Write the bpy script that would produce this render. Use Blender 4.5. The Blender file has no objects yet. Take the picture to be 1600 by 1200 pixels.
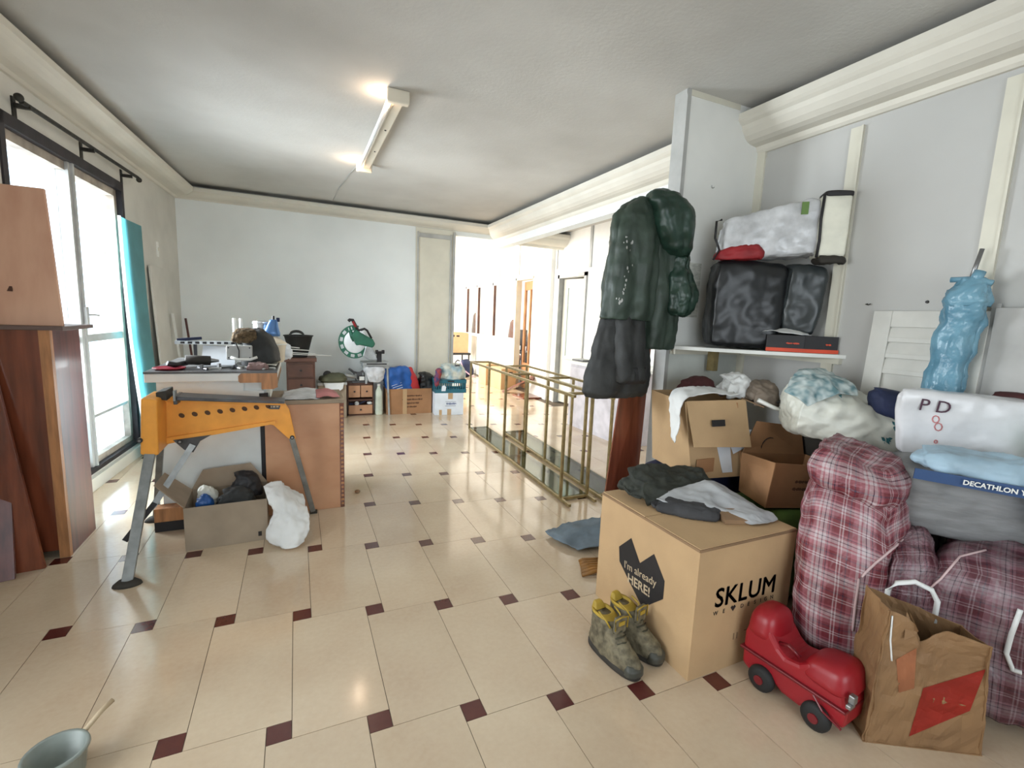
import bpy, bmesh, math, random
from mathutils import Vector, Matrix, noise

# ------------------------------------------------------------------ camera
YAW, PITCH, ROLL = 0.4318, 0.1387, 0.0404
sc = bpy.context.scene
C = sc.collection
cy, sy, cp, sp, cr, sr = (math.cos(YAW), math.sin(YAW), math.cos(PITCH), math.sin(PITCH), math.cos(ROLL), math.sin(ROLL))
fw = Vector((sy*cp, cy*cp, -sp)); rt = Vector((cy, -sy, 0)); up = rt.cross(fw)
rt2 = rt*cr + up*sr; up2 = up*cr - rt*sr
cd = bpy.data.cameras.new('camera'); cam = bpy.data.objects.new('camera', cd); C.objects.link(cam)
m = Matrix((rt2, up2, -fw)).transposed().to_4x4(); m.translation = Vector((0, 0, 1.4639))
cam.matrix_world = m
cd.sensor_fit = 'HORIZONTAL'; cd.sensor_width = 36; cd.lens = 734.665/1600*36
cd.clip_start = 0.05; sc.camera = cam

# ------------------------------------------------------------------ world and lights
w = bpy.data.worlds.new('world'); sc.world = w; w.use_nodes = True
w.node_tree.nodes['Background'].inputs[0].default_value = (0.75, 0.87, 1.0, 1)
w.node_tree.nodes['Background'].inputs[1].default_value = 3.0

def area(name, loc, direction, sx, sy_, power, col, spread=math.pi):
    l = bpy.data.lights.new(name, 'AREA'); l.shape = 'RECTANGLE'; l.size = sx; l.size_y = sy_
    l.energy = power; l.color = col; l.spread = spread
    o = bpy.data.objects.new(name, l); C.objects.link(o); o.location = loc
    o.rotation_euler = Vector(direction).to_track_quat('-Z', 'Y').to_euler()
    return o
# daylight outside the tall window in the left wall
area('daylight_window', (-1.92, 4.74, 1.50), (1, -0.06, -0.22), 1.7, 2.4, 250, (0.93, 0.965, 1.0), 2.0)
# daylight outside the window of the left wall behind the camera
area('daylight_rear_window', (-1.96, 1.2, 1.45), (1, -0.06, -0.12), 1.6, 2.0, 48, (1.0, 0.985, 0.95), 2.3)
# fill light from behind the camera, through an added unseen window
area('front_fill_light', (0.5, -2.42, 1.5), (0.05, 1, -0.05), 2.6, 2.0, 62, (1.0, 0.985, 0.96))
# shop window and glazed office of the back room, weak area light in the side room
area('daylight_shop_window', (0.35, 10.4, 1.6), (1, 0, 0), 4.6, 2.5, 400, (1.0, 0.975, 0.94))
area('daylight_glazed_office', (6.9, 10.6, 1.6), (-1, 0, 0), 4.2, 2.4, 170, (1.0, 0.97, 0.95))
area('side_room_light', (3.5, 2.62, 2.0), (0, 1, -0.2), 1.0, 1.2, 12, (1.0, 0.96, 0.94))
sc.view_settings.view_transform = 'Standard'; sc.view_settings.look = 'None'
sc.view_settings.exposure = 0.08; sc.view_settings.gamma = 1.0
sc.view_settings.use_curve_mapping = False
random.seed(4)

# ------------------------------------------------------------------ materials
def srgb(r, g, b):
    f = lambda c: (c/255/12.92) if c <= 10 else ((c/255+0.055)/1.055)**2.4
    return (f(r), f(g), f(b), 1)
MATS = {}
def mat(name, col, rough=0.6, metal=0.0, var=0.06, scale=6.0, bump=0.0, bscale=30.0, stretch=None,
        emit=None, spec=0.5, alpha=None, trans=0.0, col2=None, coat=0.0, detail=4.0):
    if name in MATS: return MATS[name]
    m_ = bpy.data.materials.new(name); m_.use_nodes = True
    nt = m_.node_tree; N = nt.nodes; L = nt.links; b = N['Principled BSDF']
    b.inputs['Roughness'].default_value = rough; b.inputs['Metallic'].default_value = metal
    b.inputs['Specular IOR Level'].default_value = spec
    b.inputs['Transmission Weight'].default_value = trans
    b.inputs['Coat Weight'].default_value = coat
    c = srgb(*col)
    tc = N.new('ShaderNodeTexCoord'); mp = N.new('ShaderNodeMapping')
    L.new(tc.outputs['Object'], mp.inputs[0])
    if stretch: mp.inputs['Scale'].default_value = stretch
    no = N.new('ShaderNodeTexNoise'); no.inputs['Scale'].default_value = scale; no.inputs['Detail'].default_value = detail
    L.new(mp.outputs[0], no.inputs['Vector'])
    rp = N.new('ShaderNodeValToRGB')
    c2 = srgb(*col2) if col2 else tuple(max(0, x*(1-var*4)) for x in c[:3])+(1,)
    c1 = c if col2 else tuple(min(1, x*(1+var)) for x in c[:3])+(1,)
    rp.color_ramp.elements[0].position = 0.3; rp.color_ramp.elements[1].position = 0.65
    rp.color_ramp.elements[0].color = c2; rp.color_ramp.elements[1].color = c1
    L.new(no.outputs[0], rp.inputs[0]); L.new(rp.outputs[0], b.inputs['Base Color'])
    if bump:
        n2 = N.new('ShaderNodeTexNoise'); n2.inputs['Scale'].default_value = bscale; n2.inputs['Detail'].default_value = 5
        L.new(mp.outputs[0], n2.inputs['Vector'])
        bp = N.new('ShaderNodeBump'); bp.inputs['Strength'].default_value = bump; bp.inputs['Distance'].default_value = 0.01
        L.new(n2.outputs[0], bp.inputs['Height']); L.new(bp.outputs[0], b.inputs['Normal'])
    if emit:
        b.inputs['Emission Color'].default_value = srgb(*emit[0]); b.inputs['Emission Strength'].default_value = emit[1]
    if alpha is not None: b.inputs['Alpha'].default_value = alpha
    MATS[name] = m_
    return m_

def plaid_mat(name, base, light, dark, sx=7.0):
    m_ = bpy.data.materials.new(name); m_.use_nodes = True
    nt = m_.node_tree; N = nt.nodes; L = nt.links; b = N['Principled BSDF']
    b.inputs['Roughness'].default_value = 0.42
    uv = N.new('ShaderNodeUVMap'); sep = N.new('ShaderNodeSeparateXYZ'); L.new(uv.outputs[0], sep.inputs[0])
    def ramp(sock, pts):
        mu = N.new('ShaderNodeMath'); mu.operation = 'MULTIPLY'; mu.inputs[1].default_value = sx; L.new(sock, mu.inputs[0])
        fr = N.new('ShaderNodeMath'); fr.operation = 'FRACT'; L.new(mu.outputs[0], fr.inputs[0])
        r = N.new('ShaderNodeValToRGB'); r.color_ramp.interpolation = 'CONSTANT'
        el = r.color_ramp.elements
        while len(el) > 1: el.remove(el[-1])
        el[0].position = 0; el[0].color = pts[0][1]
        for p_, c_ in pts[1:]:
            e = el.new(p_); e.color = c_
        L.new(fr.outputs[0], r.inputs[0]); return r.outputs[0]
    B, W, D = srgb(*base), srgb(*light), srgb(*dark)
    P = srgb(min(255, base[0]+40), base[1]+48, base[2]+48)
    pts = [(0, B), (.10, W), (.13, B), (.17, W), (.20, B), (.30, D), (.33, B), (.40, P), (.52, W), (.58, P), (.62, W), (.70, D), (.725, W), (.80, P), (.84, D), (.865, P), (.92, B)]
    a1 = ramp(sep.outputs[0], pts); a2 = ramp(sep.outputs[1], pts)
    mx = N.new('ShaderNodeMixRGB'); mx.inputs[0].default_value = 0.5; L.new(a1, mx.inputs[1]); L.new(a2, mx.inputs[2])
    L.new(mx.outputs[0], b.inputs['Base Color'])
    n2 = N.new('ShaderNodeTexNoise'); n2.inputs['Scale'].default_value = 14
    bp = N.new('ShaderNodeBump'); bp.inputs['Strength'].default_value = 0.5; bp.inputs['Distance'].default_value = 0.02
    L.new(n2.outputs[0], bp.inputs['Height']); L.new(bp.outputs[0], b.inputs['Normal'])
    return m_

def glass_mat(name, tint=(1, 1, 1, 1), gl=0.08, rough=0.02):
    m_ = bpy.data.materials.new(name); m_.use_nodes = True
    nt = m_.node_tree; N = nt.nodes; L = nt.links
    for n in list(N): N.remove(n)
    o = N.new('ShaderNodeOutputMaterial'); t = N.new('ShaderNodeBsdfTransparent'); g = N.new('ShaderNodeBsdfGlossy')
    no = N.new('ShaderNodeTexNoise'); no.inputs['Scale'].default_value = 3
    rp = N.new('ShaderNodeValToRGB'); rp.color_ramp.elements[0].color = tuple(c*0.94 for c in tint[:3])+(1,); rp.color_ramp.elements[1].color = tint
    L.new(no.outputs[0], rp.inputs[0]); L.new(rp.outputs[0], t.inputs[0])
    mx = N.new('ShaderNodeMixShader'); mx.inputs[0].default_value = gl; g.inputs['Roughness'].default_value = rough
    L.new(t.outputs[0], mx.inputs[1]); L.new(g.outputs[0], mx.inputs[2]); L.new(mx.outputs[0], o.inputs[0])
    return m_

M_wall = mat('wall_paint', (230, 234, 233), 0.7, var=0.02, scale=1.2, bump=0.08, bscale=60)
M_wall_old = mat('aged_wall_paint', (202, 199, 190), 0.75, var=0.03, scale=2.5, bump=0.25, bscale=25)
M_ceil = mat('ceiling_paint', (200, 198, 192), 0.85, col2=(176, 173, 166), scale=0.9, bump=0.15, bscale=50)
M_corn = mat('plaster_cornice', (214, 209, 196), 0.6, var=0.02, scale=2.5)
M_pan = mat('grey_wall_panel', (190, 189, 185), 0.55, var=0.02, scale=1.5)
M_partition = mat('partition_white', (234, 234, 229), 0.6, var=0.03, scale=1.5)
M_cream = mat('cream_trim', (214, 210, 194), 0.5, var=0.015)
M_greywhite = mat('grey_trim', (176, 176, 172), 0.5, var=0.05)
M_frwhite = mat('bright_room_wall', (236, 234, 228), 0.6, var=0.01)
M_black = mat('black_paint', (32, 30, 32), 0.55, var=0.1)
M_darkframe = mat('dark_window_frame', (42, 36, 40), 0.6, var=0.12, scale=12)
M_winwood = mat('weathered_window_wood', (172, 160, 146), 0.6, var=0.12, scale=8)
M_dark_rail = mat('dark_iron_rail', (52, 50, 44), 0.6, 0.4, var=0.2, scale=30)
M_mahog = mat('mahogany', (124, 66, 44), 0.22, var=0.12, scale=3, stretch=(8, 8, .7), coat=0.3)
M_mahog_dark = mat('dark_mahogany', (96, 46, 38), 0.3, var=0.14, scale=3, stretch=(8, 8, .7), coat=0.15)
M_pinkwood = mat('worn_plywood', (216, 172, 144), 0.5, col2=(198, 150, 124), scale=2.2, stretch=(4, 4, 1))
M_orangewood = mat('raw_wood_edge', (186, 130, 84), 0.5, var=0.1, scale=6, stretch=(6, 6, .8))
M_deskwood = mat('desk_veneer', (206, 158, 122), 0.34, col2=(186, 134, 98), scale=2.6, stretch=(1, 1, 1.8))
M_chestwood = mat('walnut_chest', (92, 58, 44), 0.5, var=0.12, scale=4)
M_drawerwood = mat('pine_drawer', (186, 140, 106), 0.5, var=0.06, scale=5)
M_card = mat('cardboard', (190, 158, 118), 0.8, var=0.03, scale=4, bump=0.1, bscale=60)
M_card_d = mat('brown_cardboard', (166, 122, 84), 0.8, var=0.05, scale=4, bump=0.1, bscale=60)
M_card_in = mat('cardboard_core', (140, 112, 84), 0.9, var=0.05)
M_card_grey = mat('grey_cardboard', (158, 142, 122), 0.85, var=0.05, scale=5)
M_brass = mat('brushed_brass', (158, 140, 98), 0.35, 0.55, var=0.08, scale=20)
M_smoke = glass_mat('smoked_glass', (0.62, 0.66, 0.60, 1), 0.16, 0.06)
M_clear = glass_mat('window_glass', (0.97, 0.99, 1, 1), 0.05)
M_orange = mat('orange_enamel', (240, 162, 62), 0.35, var=0.04, scale=8)
M_steel = mat('grey_steel_leg', (142, 144, 142), 0.4, 0.5, var=0.08, scale=14)
M_jaw = mat('dark_steel_jaw', (86, 86, 88), 0.35, 0.6, var=0.1, scale=14)
M_teal = mat('teal_board', (128, 190, 196), 0.6, var=0.04, scale=4)
M_rain = mat('green_raincoat_fabric', (52, 66, 56), 0.5, var=0.10, scale=9, bump=0.35, bscale=16)
M_raind = mat('dark_work_trouser_fabric', (46, 47, 46), 0.7, var=0.14, scale=9, bump=0.35, bscale=22)
M_hood = mat('glossy_dark_green_fabric', (30, 54, 43), 0.4, var=0.10, scale=9, bump=0.4, bscale=14)
M_blackbag = mat('black_bin_bag', (26, 28, 30), 0.36, var=0.1, scale=6, bump=0.15, bscale=8)
M_greybag = mat('thin_black_plastic', (52, 57, 58), 0.33, var=0.1, scale=6, bump=0.2, bscale=8)
M_clearbag = mat('milky_plastic', (205, 206, 208), 0.25, var=0.08, scale=10, bump=0.5, bscale=12)
M_redcl = mat('red_fabric', (150, 30, 36), 0.6, var=0.12)
M_whitecl = mat('white_cloth', (225, 226, 224), 0.7, var=0.03, scale=6, bump=0.25, bscale=18)
M_whitepl = mat('white_plastic_bag', (222, 222, 210), 0.4, var=0.05, scale=5, bump=0.45, bscale=12)
M_greycl = mat('pale_grey_cloth', (176, 178, 180), 0.75, var=0.06, scale=7, bump=0.25, bscale=20)
M_greysack = mat('grey_textile_sack', (128, 128, 128), 0.6, var=0.08, scale=5, stretch=(1, 1, 5), bump=0.4, bscale=10)
M_taupe = mat('taupe_bag_fabric', (140, 126, 112), 0.6, var=0.1, scale=9, bump=0.2)
M_navy = mat('navy_fabric', (28, 38, 72), 0.7, var=0.1)
M_ltblue = mat('pale_blue_plastic', (160, 186, 202), 0.45, var=0.08, bump=0.4, bscale=12)
M_blue = mat('blue_plastic', (30, 84, 152), 0.4, var=0.1, bump=0.2)
M_green = mat('green_plastic', (52, 160, 112), 0.4, var=0.08, bump=0.4, bscale=10)
M_leafgreen = mat('green_bag_plastic', (98, 130, 62), 0.5, var=0.08, bump=0.3)
M_paper = mat('kraft_paper', (146, 112, 76), 0.7, col2=(122, 92, 62), scale=4, bump=0.3, bscale=12)
M_redpaper = mat('red_printed_paper', (196, 62, 48), 0.6, var=0.08, scale=5)
M_redplastic = mat('red_toy_plastic', (152, 26, 36), 0.38, var=0.04, scale=4)
M_darkred = mat('dark_red_plastic', (110, 20, 28), 0.35, var=0.04)
M_rubber = mat('black_rubber', (30, 30, 30), 0.7, var=0.1)
M_ink = mat('black_ink', (34, 28, 26), 0.7, var=0.02)
M_inklight = mat('pale_print', (190, 170, 140), 0.7, var=0.02)
M_darkolive = mat('dark_camouflage_cloth', (52, 54, 46), 0.8, col2=(36, 40, 36), scale=14, bump=0.3)
M_camo = mat('olive_camouflage_patch', (128, 130, 88), 0.8, col2=(70, 76, 58), scale=18, bump=0.3)
M_olive = mat('worn_olive_leather', (124, 115, 92), 0.75, col2=(70, 64, 48), scale=34, bump=0.5, bscale=60)
M_boot_d = mat('dark_boot_sole', (54, 50, 44), 0.8, var=0.1)
M_yellow = mat('yellow_boot_lining', (178, 148, 52), 0.6, var=0.08, scale=12)
M_lace = mat('dark_lace', (70, 68, 52), 0.8, var=0.1)
M_clampbl = mat('blue_film', (116, 158, 176), 0.25, col2=(72, 118, 140), scale=7, bump=1.0, bscale=16)
M_metal = mat('bare_metal', (150, 150, 150), 0.35, 0.8, var=0.1)
M_whitepnl = mat('white_louvred_wood', (206, 204, 196), 0.5, var=0.03)
M_greyboard = mat('grey_laminate', (170, 168, 164), 0.5, var=0.04)
M_shelf = mat('white_laminate', (228, 228, 222), 0.35, var=0.02)
M_counterw = mat('counter_white_panel', (222, 228, 226), 0.45, var=0.02)
M_worktop = mat('dusty_dark_worktop', (92, 92, 92), 0.4, var=0.12, scale=9)
M_sawgreen = mat('green_saw_housing', (34, 100, 78), 0.45, var=0.08)
M_alu = mat('cast_aluminium', (176, 180, 180), 0.35, 0.6, var=0.1)
M_crate = mat('teal_crate_plastic', (36, 100, 116), 0.45, var=0.06)
M_whitecard = mat('white_carton', (220, 226, 232), 0.6, var=0.03)
M_bluebag = mat('blue_shopping_bag', (26, 86, 160), 0.4, var=0.08, bump=0.3, bscale=10)
M_redbag = mat('red_bag_side', (178, 40, 44), 0.45, var=0.06)
M_tubeoff = mat('unlit_fluorescent_tube', (206, 208, 206), 0.3, var=0.01)
M_glow = mat('glowing_tube_end', (255, 220, 190), 0.4, var=0.01, emit=((255, 214, 176), 14.0))
M_fix = mat('cream_light_fitting', (214, 206, 188), 0.5, var=0.02)
M_duct = mat('silver_duct', (200, 202, 200), 0.22, 0.7, var=0.05)
M_denim = mat('grey_blue_cloth', (108, 122, 132), 0.8, var=0.1, bump=0.3)
M_amber = mat('amber_leather_strip', (160, 112, 52), 0.6, var=0.15)
M_strap = mat('tan_strap', (160, 120, 90), 0.6, var=0.1)
M_pinkprint = mat('pink_print', (190, 120, 120), 0.6, var=0.1)
M_plaid = plaid_mat('red_plaid_weave', (112, 44, 52), (180, 162, 164), (48, 38, 58), 6.5)
M_plaid2 = plaid_mat('muted_plaid_weave', (84, 42, 50), (132, 114, 118), (46, 36, 48), 6.5)

def tile_mat(name, ca, cb, rough, rnd):
    m_ = bpy.data.materials.new(name); m_.use_nodes = True
    nt = m_.node_tree; N = nt.nodes; L = nt.links; b = N['Principled BSDF']
    b.inputs['Roughness'].default_value = rough; b.inputs['Specular IOR Level'].default_value = 0.75
    g = N.new('ShaderNodeNewGeometry')
    no = N.new('ShaderNodeTexNoise'); no.inputs['Scale'].default_value = 2.2; no.inputs['Detail'].default_value = 6
    L.new(g.outputs['Position'], no.inputs['Vector'])
    n3 = N.new('ShaderNodeTexNoise'); n3.inputs['Scale'].default_value = 45; L.new(g.outputs['Position'], n3.inputs['Vector'])
    ad = N.new('ShaderNodeMath'); ad.operation = 'MULTIPLY_ADD'; ad.inputs[1].default_value = 0.3
    L.new(n3.outputs[0], ad.inputs[0]); L.new(no.outputs[0], ad.inputs[2])
    rp = N.new('ShaderNodeValToRGB'); rp.color_ramp.elements[0].position = .45; rp.color_ramp.elements[1].position = .85
    rp.color_ramp.elements[0].color = srgb(*cb); rp.color_ramp.elements[1].color = srgb(*ca)
    L.new(ad.outputs[0], rp.inputs[0])
    oi = N.new('ShaderNodeObjectInfo'); mr = N.new('ShaderNodeMapRange')
    mr.inputs['To Min'].default_value = 1-rnd; mr.inputs['To Max'].default_value = 1+rnd*0.5
    L.new(oi.outputs['Random'], mr.inputs[0])
    vm = N.new('ShaderNodeVectorMath'); vm.operation = 'SCALE'; L.new(rp.outputs[0], vm.inputs[0]); L.new(mr.outputs[0], vm.inputs['Scale'])
    L.new(vm.outputs[0], b.inputs['Base Color'])
    n4 = N.new('ShaderNodeTexNoise'); n4.inputs['Scale'].default_value = 5; L.new(g.outputs['Position'], n4.inputs['Vector'])
    m2 = N.new('ShaderNodeMapRange'); m2.inputs['To Min'].default_value = rough*.7; m2.inputs['To Max'].default_value = rough*1.5
    L.new(n4.outputs[0], m2.inputs[0]); L.new(m2.outputs[0], b.inputs['Roughness'])
    return m_
M_frost = bpy.data.materials.new('frosted_lower_pane'); M_frost.use_nodes = True
_n = M_frost.node_tree.nodes; _l = M_frost.node_tree.links; _o = _n['Material Output']
_t = _n.new('ShaderNodeBsdfTranslucent'); _d = _n.new('ShaderNodeBsdfDiffuse'); _m = _n.new('ShaderNodeMixShader'); _x = _n.new('ShaderNodeTexNoise'); _r = _n.new('ShaderNodeValToRGB')
_r.color_ramp.elements[0].color = (.55, .62, .66, 1); _r.color_ramp.elements[1].color = (.8, .86, .9, 1); _l.new(_x.outputs[0], _r.inputs[0]); _l.new(_r.outputs[0], _t.inputs[0]); _l.new(_r.outputs[0], _d.inputs[0])
_m.inputs[0].default_value = .35; _l.new(_t.outputs[0], _m.inputs[1]); _l.new(_d.outputs[0], _m.inputs[2]); _l.new(_m.outputs[0], _o.inputs[0]); _n.remove(_n['Principled BSDF'])
M_tile = tile_mat('beige_floor_tile', (208, 190, 164), (194, 172, 146), 0.11, 0.06)
M_inlay = tile_mat('dark_red_inlay', (92, 44, 38), (78, 34, 32), 0.16, 0.1)
M_grout = mat('grout', (96, 84, 70), 0.85, var=0.1)

# ------------------------------------------------------------------ object helpers
def setp(o, label=None, cat=None, group=None, kind=None):
    if label: o['label'] = label
    if cat: o['category'] = cat
    if group: o['group'] = group
    if kind: o['kind'] = kind
    return o
def thing(name, label, cat, loc=(0, 0, 0), rz=0.0, group=None):
    o = bpy.data.objects.new(name, None); C.objects.link(o); o.location = loc; o.rotation_euler = (0, 0, rz)
    o.empty_display_size = 0.05
    return setp(o, label, cat, group)
def obj(name, bm, material, parent=None, smooth=False, bevel=0.0, label=None, off=True, world=False, angle=None):
    """link one mesh; world=True: bm is in world coordinates and is moved into the parent's frame"""
    if parent is not None and world:
        p = parent; mt = Matrix.Translation(p.location) @ Matrix.Rotation(p.rotation_euler.z, 4, 'Z')
        if p.parent: mt = Matrix.Translation(p.parent.location) @ Matrix.Rotation(p.parent.rotation_euler.z, 4, 'Z') @ mt
        bmesh.ops.transform(bm, matrix=mt.inverted(), verts=bm.verts)
    me = bpy.data.meshes.new(name)
    bmesh.ops.recalc_face_normals(bm, faces=bm.faces)
    bm.to_mesh(me); bm.free()
    for mm in (material if isinstance(material, (list, tuple)) else [material]): me.materials.append(mm)
    if smooth:
        for p_ in me.polygons: p_.use_smooth = True
    o = bpy.data.objects.new(name, me); C.objects.link(o)
    if parent is not None: o.parent = parent
    if bevel:
        b = o.modifiers.new('bevel', 'BEVEL'); b.width = bevel; b.segments = 2; b.limit_method = 'ANGLE'; b.angle_limit = 0.6
    if label: o['label'] = label
    return o
def B(): return bmesh.new()
def bx(bm, x0, x1, y0, y1, z0, z1, mtx=None):
    vs = [bm.verts.new((x, y, z)) for z in (z0, z1) for y in (y0, y1) for x in (x0, x1)]
    for f in ((0, 2, 3, 1), (4, 5, 7, 6), (0, 1, 5, 4), (2, 6, 7, 3), (0, 4, 6, 2), (1, 3, 7, 5)):
        bm.faces.new([vs[i] for i in f])
    if mtx: bmesh.ops.transform(bm, matrix=mtx, verts=vs)
    return bm
def hexa(bm, c):
    """8 corners: bottom 4 (ccw) then top 4"""
    vs = [bm.verts.new(p) for p in c]
    for f in ((3, 2, 1, 0), (4, 5, 6, 7), (0, 1, 5, 4), (1, 2, 6, 5), (2, 3, 7, 6), (3, 0, 4, 7)):
        bm.faces.new([vs[i] for i in f])
    return bm
def rod(bm, a, b, r, seg=10, r2=None):
    a, b = Vector(a), Vector(b); d = b-a; L_ = d.length
    q = d.to_track_quat('Z', 'Y').to_matrix().to_4x4(); q.translation = (a+b)/2
    bmesh.ops.create_cone(bm, cap_ends=True, segments=seg, radius1=r, radius2=r if r2 is None else r2, depth=L_, matrix=q)
    return bm
def bar(bm, a, b, wx, wy, upv=(0, 0, 1)):
    """rectangular bar between two points"""
    a, b = Vector(a), Vector(b); d = (b-a).normalized(); u = Vector(upv)
    if abs(d.dot(u)) > 0.99: u = Vector((0, 1, 0))
    s = d.cross(u).normalized(); u = s.cross(d).normalized()
    s *= wx/2; u *= wy/2
    return hexa(bm, [a-s-u, a+s-u, a+s+u, a-s+u, b-s-u, b+s-u, b+s+u, b-s+u])
def tube(bm, pts, r, seg=8):
    pts = [Vector(p) for p in pts]; rings = []
    for i, p in enumerate(pts):
        d = (pts[min(i+1, len(pts)-1)]-pts[max(i-1, 0)]).normalized()
        u = Vector((0, 0, 1)) if abs(d.z) < 0.9 else Vector((1, 0, 0))
        s = d.cross(u).normalized(); u = s.cross(d)
        rr = r[i] if isinstance(r, (list, tuple)) else r
        rings.append([bm.verts.new(p+s*rr*math.cos(t)+u*rr*math.sin(t)) for t in [2*math.pi*k/seg for k in range(seg)]])
    for a, b in zip(rings, rings[1:]):
        for k in range(seg): bm.faces.new((a[k], a[(k+1) % seg], b[(k+1) % seg], b[k]))
    bm.faces.new(rings[0]); bm.faces.new(rings[-1])
    return bm
def arc(c, r, a0, a1, n, plane='xz', ry=None):
    ry = r if ry is None else ry; out = []
    for i in range(n+1):
        t = a0+(a1-a0)*i/n; u, v = r*math.cos(t), ry*math.sin(t)
        out.append({'xz': (c[0]+u, c[1], c[2]+v), 'xy': (c[0]+u, c[1]+v, c[2]), 'yz': (c[0], c[1]+u, c[2]+v)}[plane])
    return out
def prism(bm, pts, axis, a, b):
    """2-D outline extruded along an axis between a and b"""
    def P(p, t): return {'x': (t, p[0], p[1]), 'y': (p[0], t, p[1]), 'z': (p[0], p[1], t)}[axis]
    v0 = [bm.verts.new(P(p, a)) for p in pts]; v1 = [bm.verts.new(P(p, b)) for p in pts]
    n = len(pts)
    bm.faces.new(v0); bm.faces.new(v1)
    for i in range(n): bm.faces.new((v0[i], v0[(i+1) % n], v1[(i+1) % n], v1[i]))
    return bm
def lathe(bm, prof, c=(0, 0, 0), seg=24, axis='z'):
    rings = []
    for r, h in prof:
        ring = []
        for k in range(seg):
            t = 2*math.pi*k/seg; u, v = r*math.cos(t), r*math.sin(t)
            ring.append(bm.verts.new({'z': (c[0]+u, c[1]+v, c[2]+h), 'x': (c[0]+h, c[1]+u, c[2]+v), 'y': (c[0]+u, c[1]+h, c[2]+v)}[axis]))
        rings.append(ring)
    for a, b in zip(rings, rings[1:]):
        for k in range(seg): bm.faces.new((a[k], a[(k+1) % seg], b[(k+1) % seg], b[k]))
    if prof[0][0] > 1e-4: bm.faces.new(rings[0])
    if prof[-1][0] > 1e-4: bm.faces.new(rings[-1])
    return bm
def fbm(p, oct_=3):
    v = 0; a = 1; q = Vector(p)
    for _ in range(oct_):
        v += a*noise.noise(q); q = q*2.1+Vector((3.1, 1.7, 5.2)); a *= 0.5
    return v
def ridge(p, oct_=3):
    v = 0; a = 1; q = Vector(p)
    for _ in range(oct_):
        v += a*(1-2*abs(noise.noise(q))); q = q*2.0+Vector((7.1, 2.7, 1.2)); a *= 0.5
    return v*0.5
def displace(bm, amp, freq, seed=0, crease=0.0, keep_z=None, vert=0.0, vfreq=14):
    bm.normal_update(); off = Vector((seed*7.3, seed*3.1, seed*1.9))
    mv = []
    for v in bm.verts:
        d = fbm(v.co*freq+off)*amp
        if crease: d += ridge(v.co*freq*1.3+off)*crease + ridge(v.co*freq*3.1+off*2, 2)*crease*0.45
        if vert:
            q = Vector((v.co.x+v.co.z*.12, v.co.y, v.co.z*.16))*vfreq+off
            d += (ridge(q, 2))*vert
        mv.append(v.co+v.normal*d)
    for v, c_ in zip(bm.verts, mv):
        if keep_z is not None and c_.z < keep_z: c_.z = keep_z
        v.co = c_
    return bm
def soft(c, n=22, k=5.0, amp=0.012, freq=5.0, crease=0.015, seed=1, keep_z=None, uvs=1.0):
    """rounded, wrinkled hexahedral bag between 8 corner points; k = squareness"""
    bm = B(); uvl = bm.loops.layers.uv.new('UVMap')
    n = int(n*1.5); c = [Vector(p) for p in c]; cache = {}
    dims = ((c[1]-c[0]).length, (c[3]-c[0]).length, (c[4]-c[0]).length)
    def pos(p):
        m_ = max(abs(x) for x in p); ln = sum(abs(x)**k for x in p)**(1/k)
        q = [x*m_/ln for x in p]; s = [(x+1)/2 for x in q]
        a = c[0].lerp(c[1], s[0]); b_ = c[3].lerp(c[2], s[0]); d = c[4].lerp(c[5], s[0]); e = c[7].lerp(c[6], s[0])
        return a.lerp(b_, s[1]).lerp(d.lerp(e, s[1]), s[2])
    def vert(p):
        key = tuple(round(x*1000) for x in p)
        if key not in cache: cache[key] = bm.verts.new(pos(p))
        return cache[key]
    for ax in range(3):
        o1, o2 = [i for i in range(3) if i != ax]
        for sgn in (-1, 1):
            for i in range(n):
                for j in range(n):
                    quad = []; uvq = []
                    for di, dj in ((0, 0), (1, 0), (1, 1), (0, 1)):
                        p = [0, 0, 0]; p[ax] = sgn; p[o1] = -1+2*(i+di)/n; p[o2] = -1+2*(j+dj)/n
                        quad.append(vert(p)); uvq.append(((i+di)/n*dims[o1]*uvs, (j+dj)/n*dims[o2]*uvs))
                    f = bm.faces.new(quad)
                    for l, u in zip(f.loops, uvq): l[uvl].uv = u
    displace(bm, amp, freq, seed, crease, keep_z)
    return bm
def boxc(x0, x1, y0, y1, z0, z1, top=None):
    t = top or (x0, x1, y0, y1)
    return [(x0, y0, z0), (x1, y0, z0), (x1, y1, z0), (x0, y1, z0), (t[0], t[2], z1), (t[1], t[2], z1), (t[1], t[3], z1), (t[0], t[3], z1)]
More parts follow.
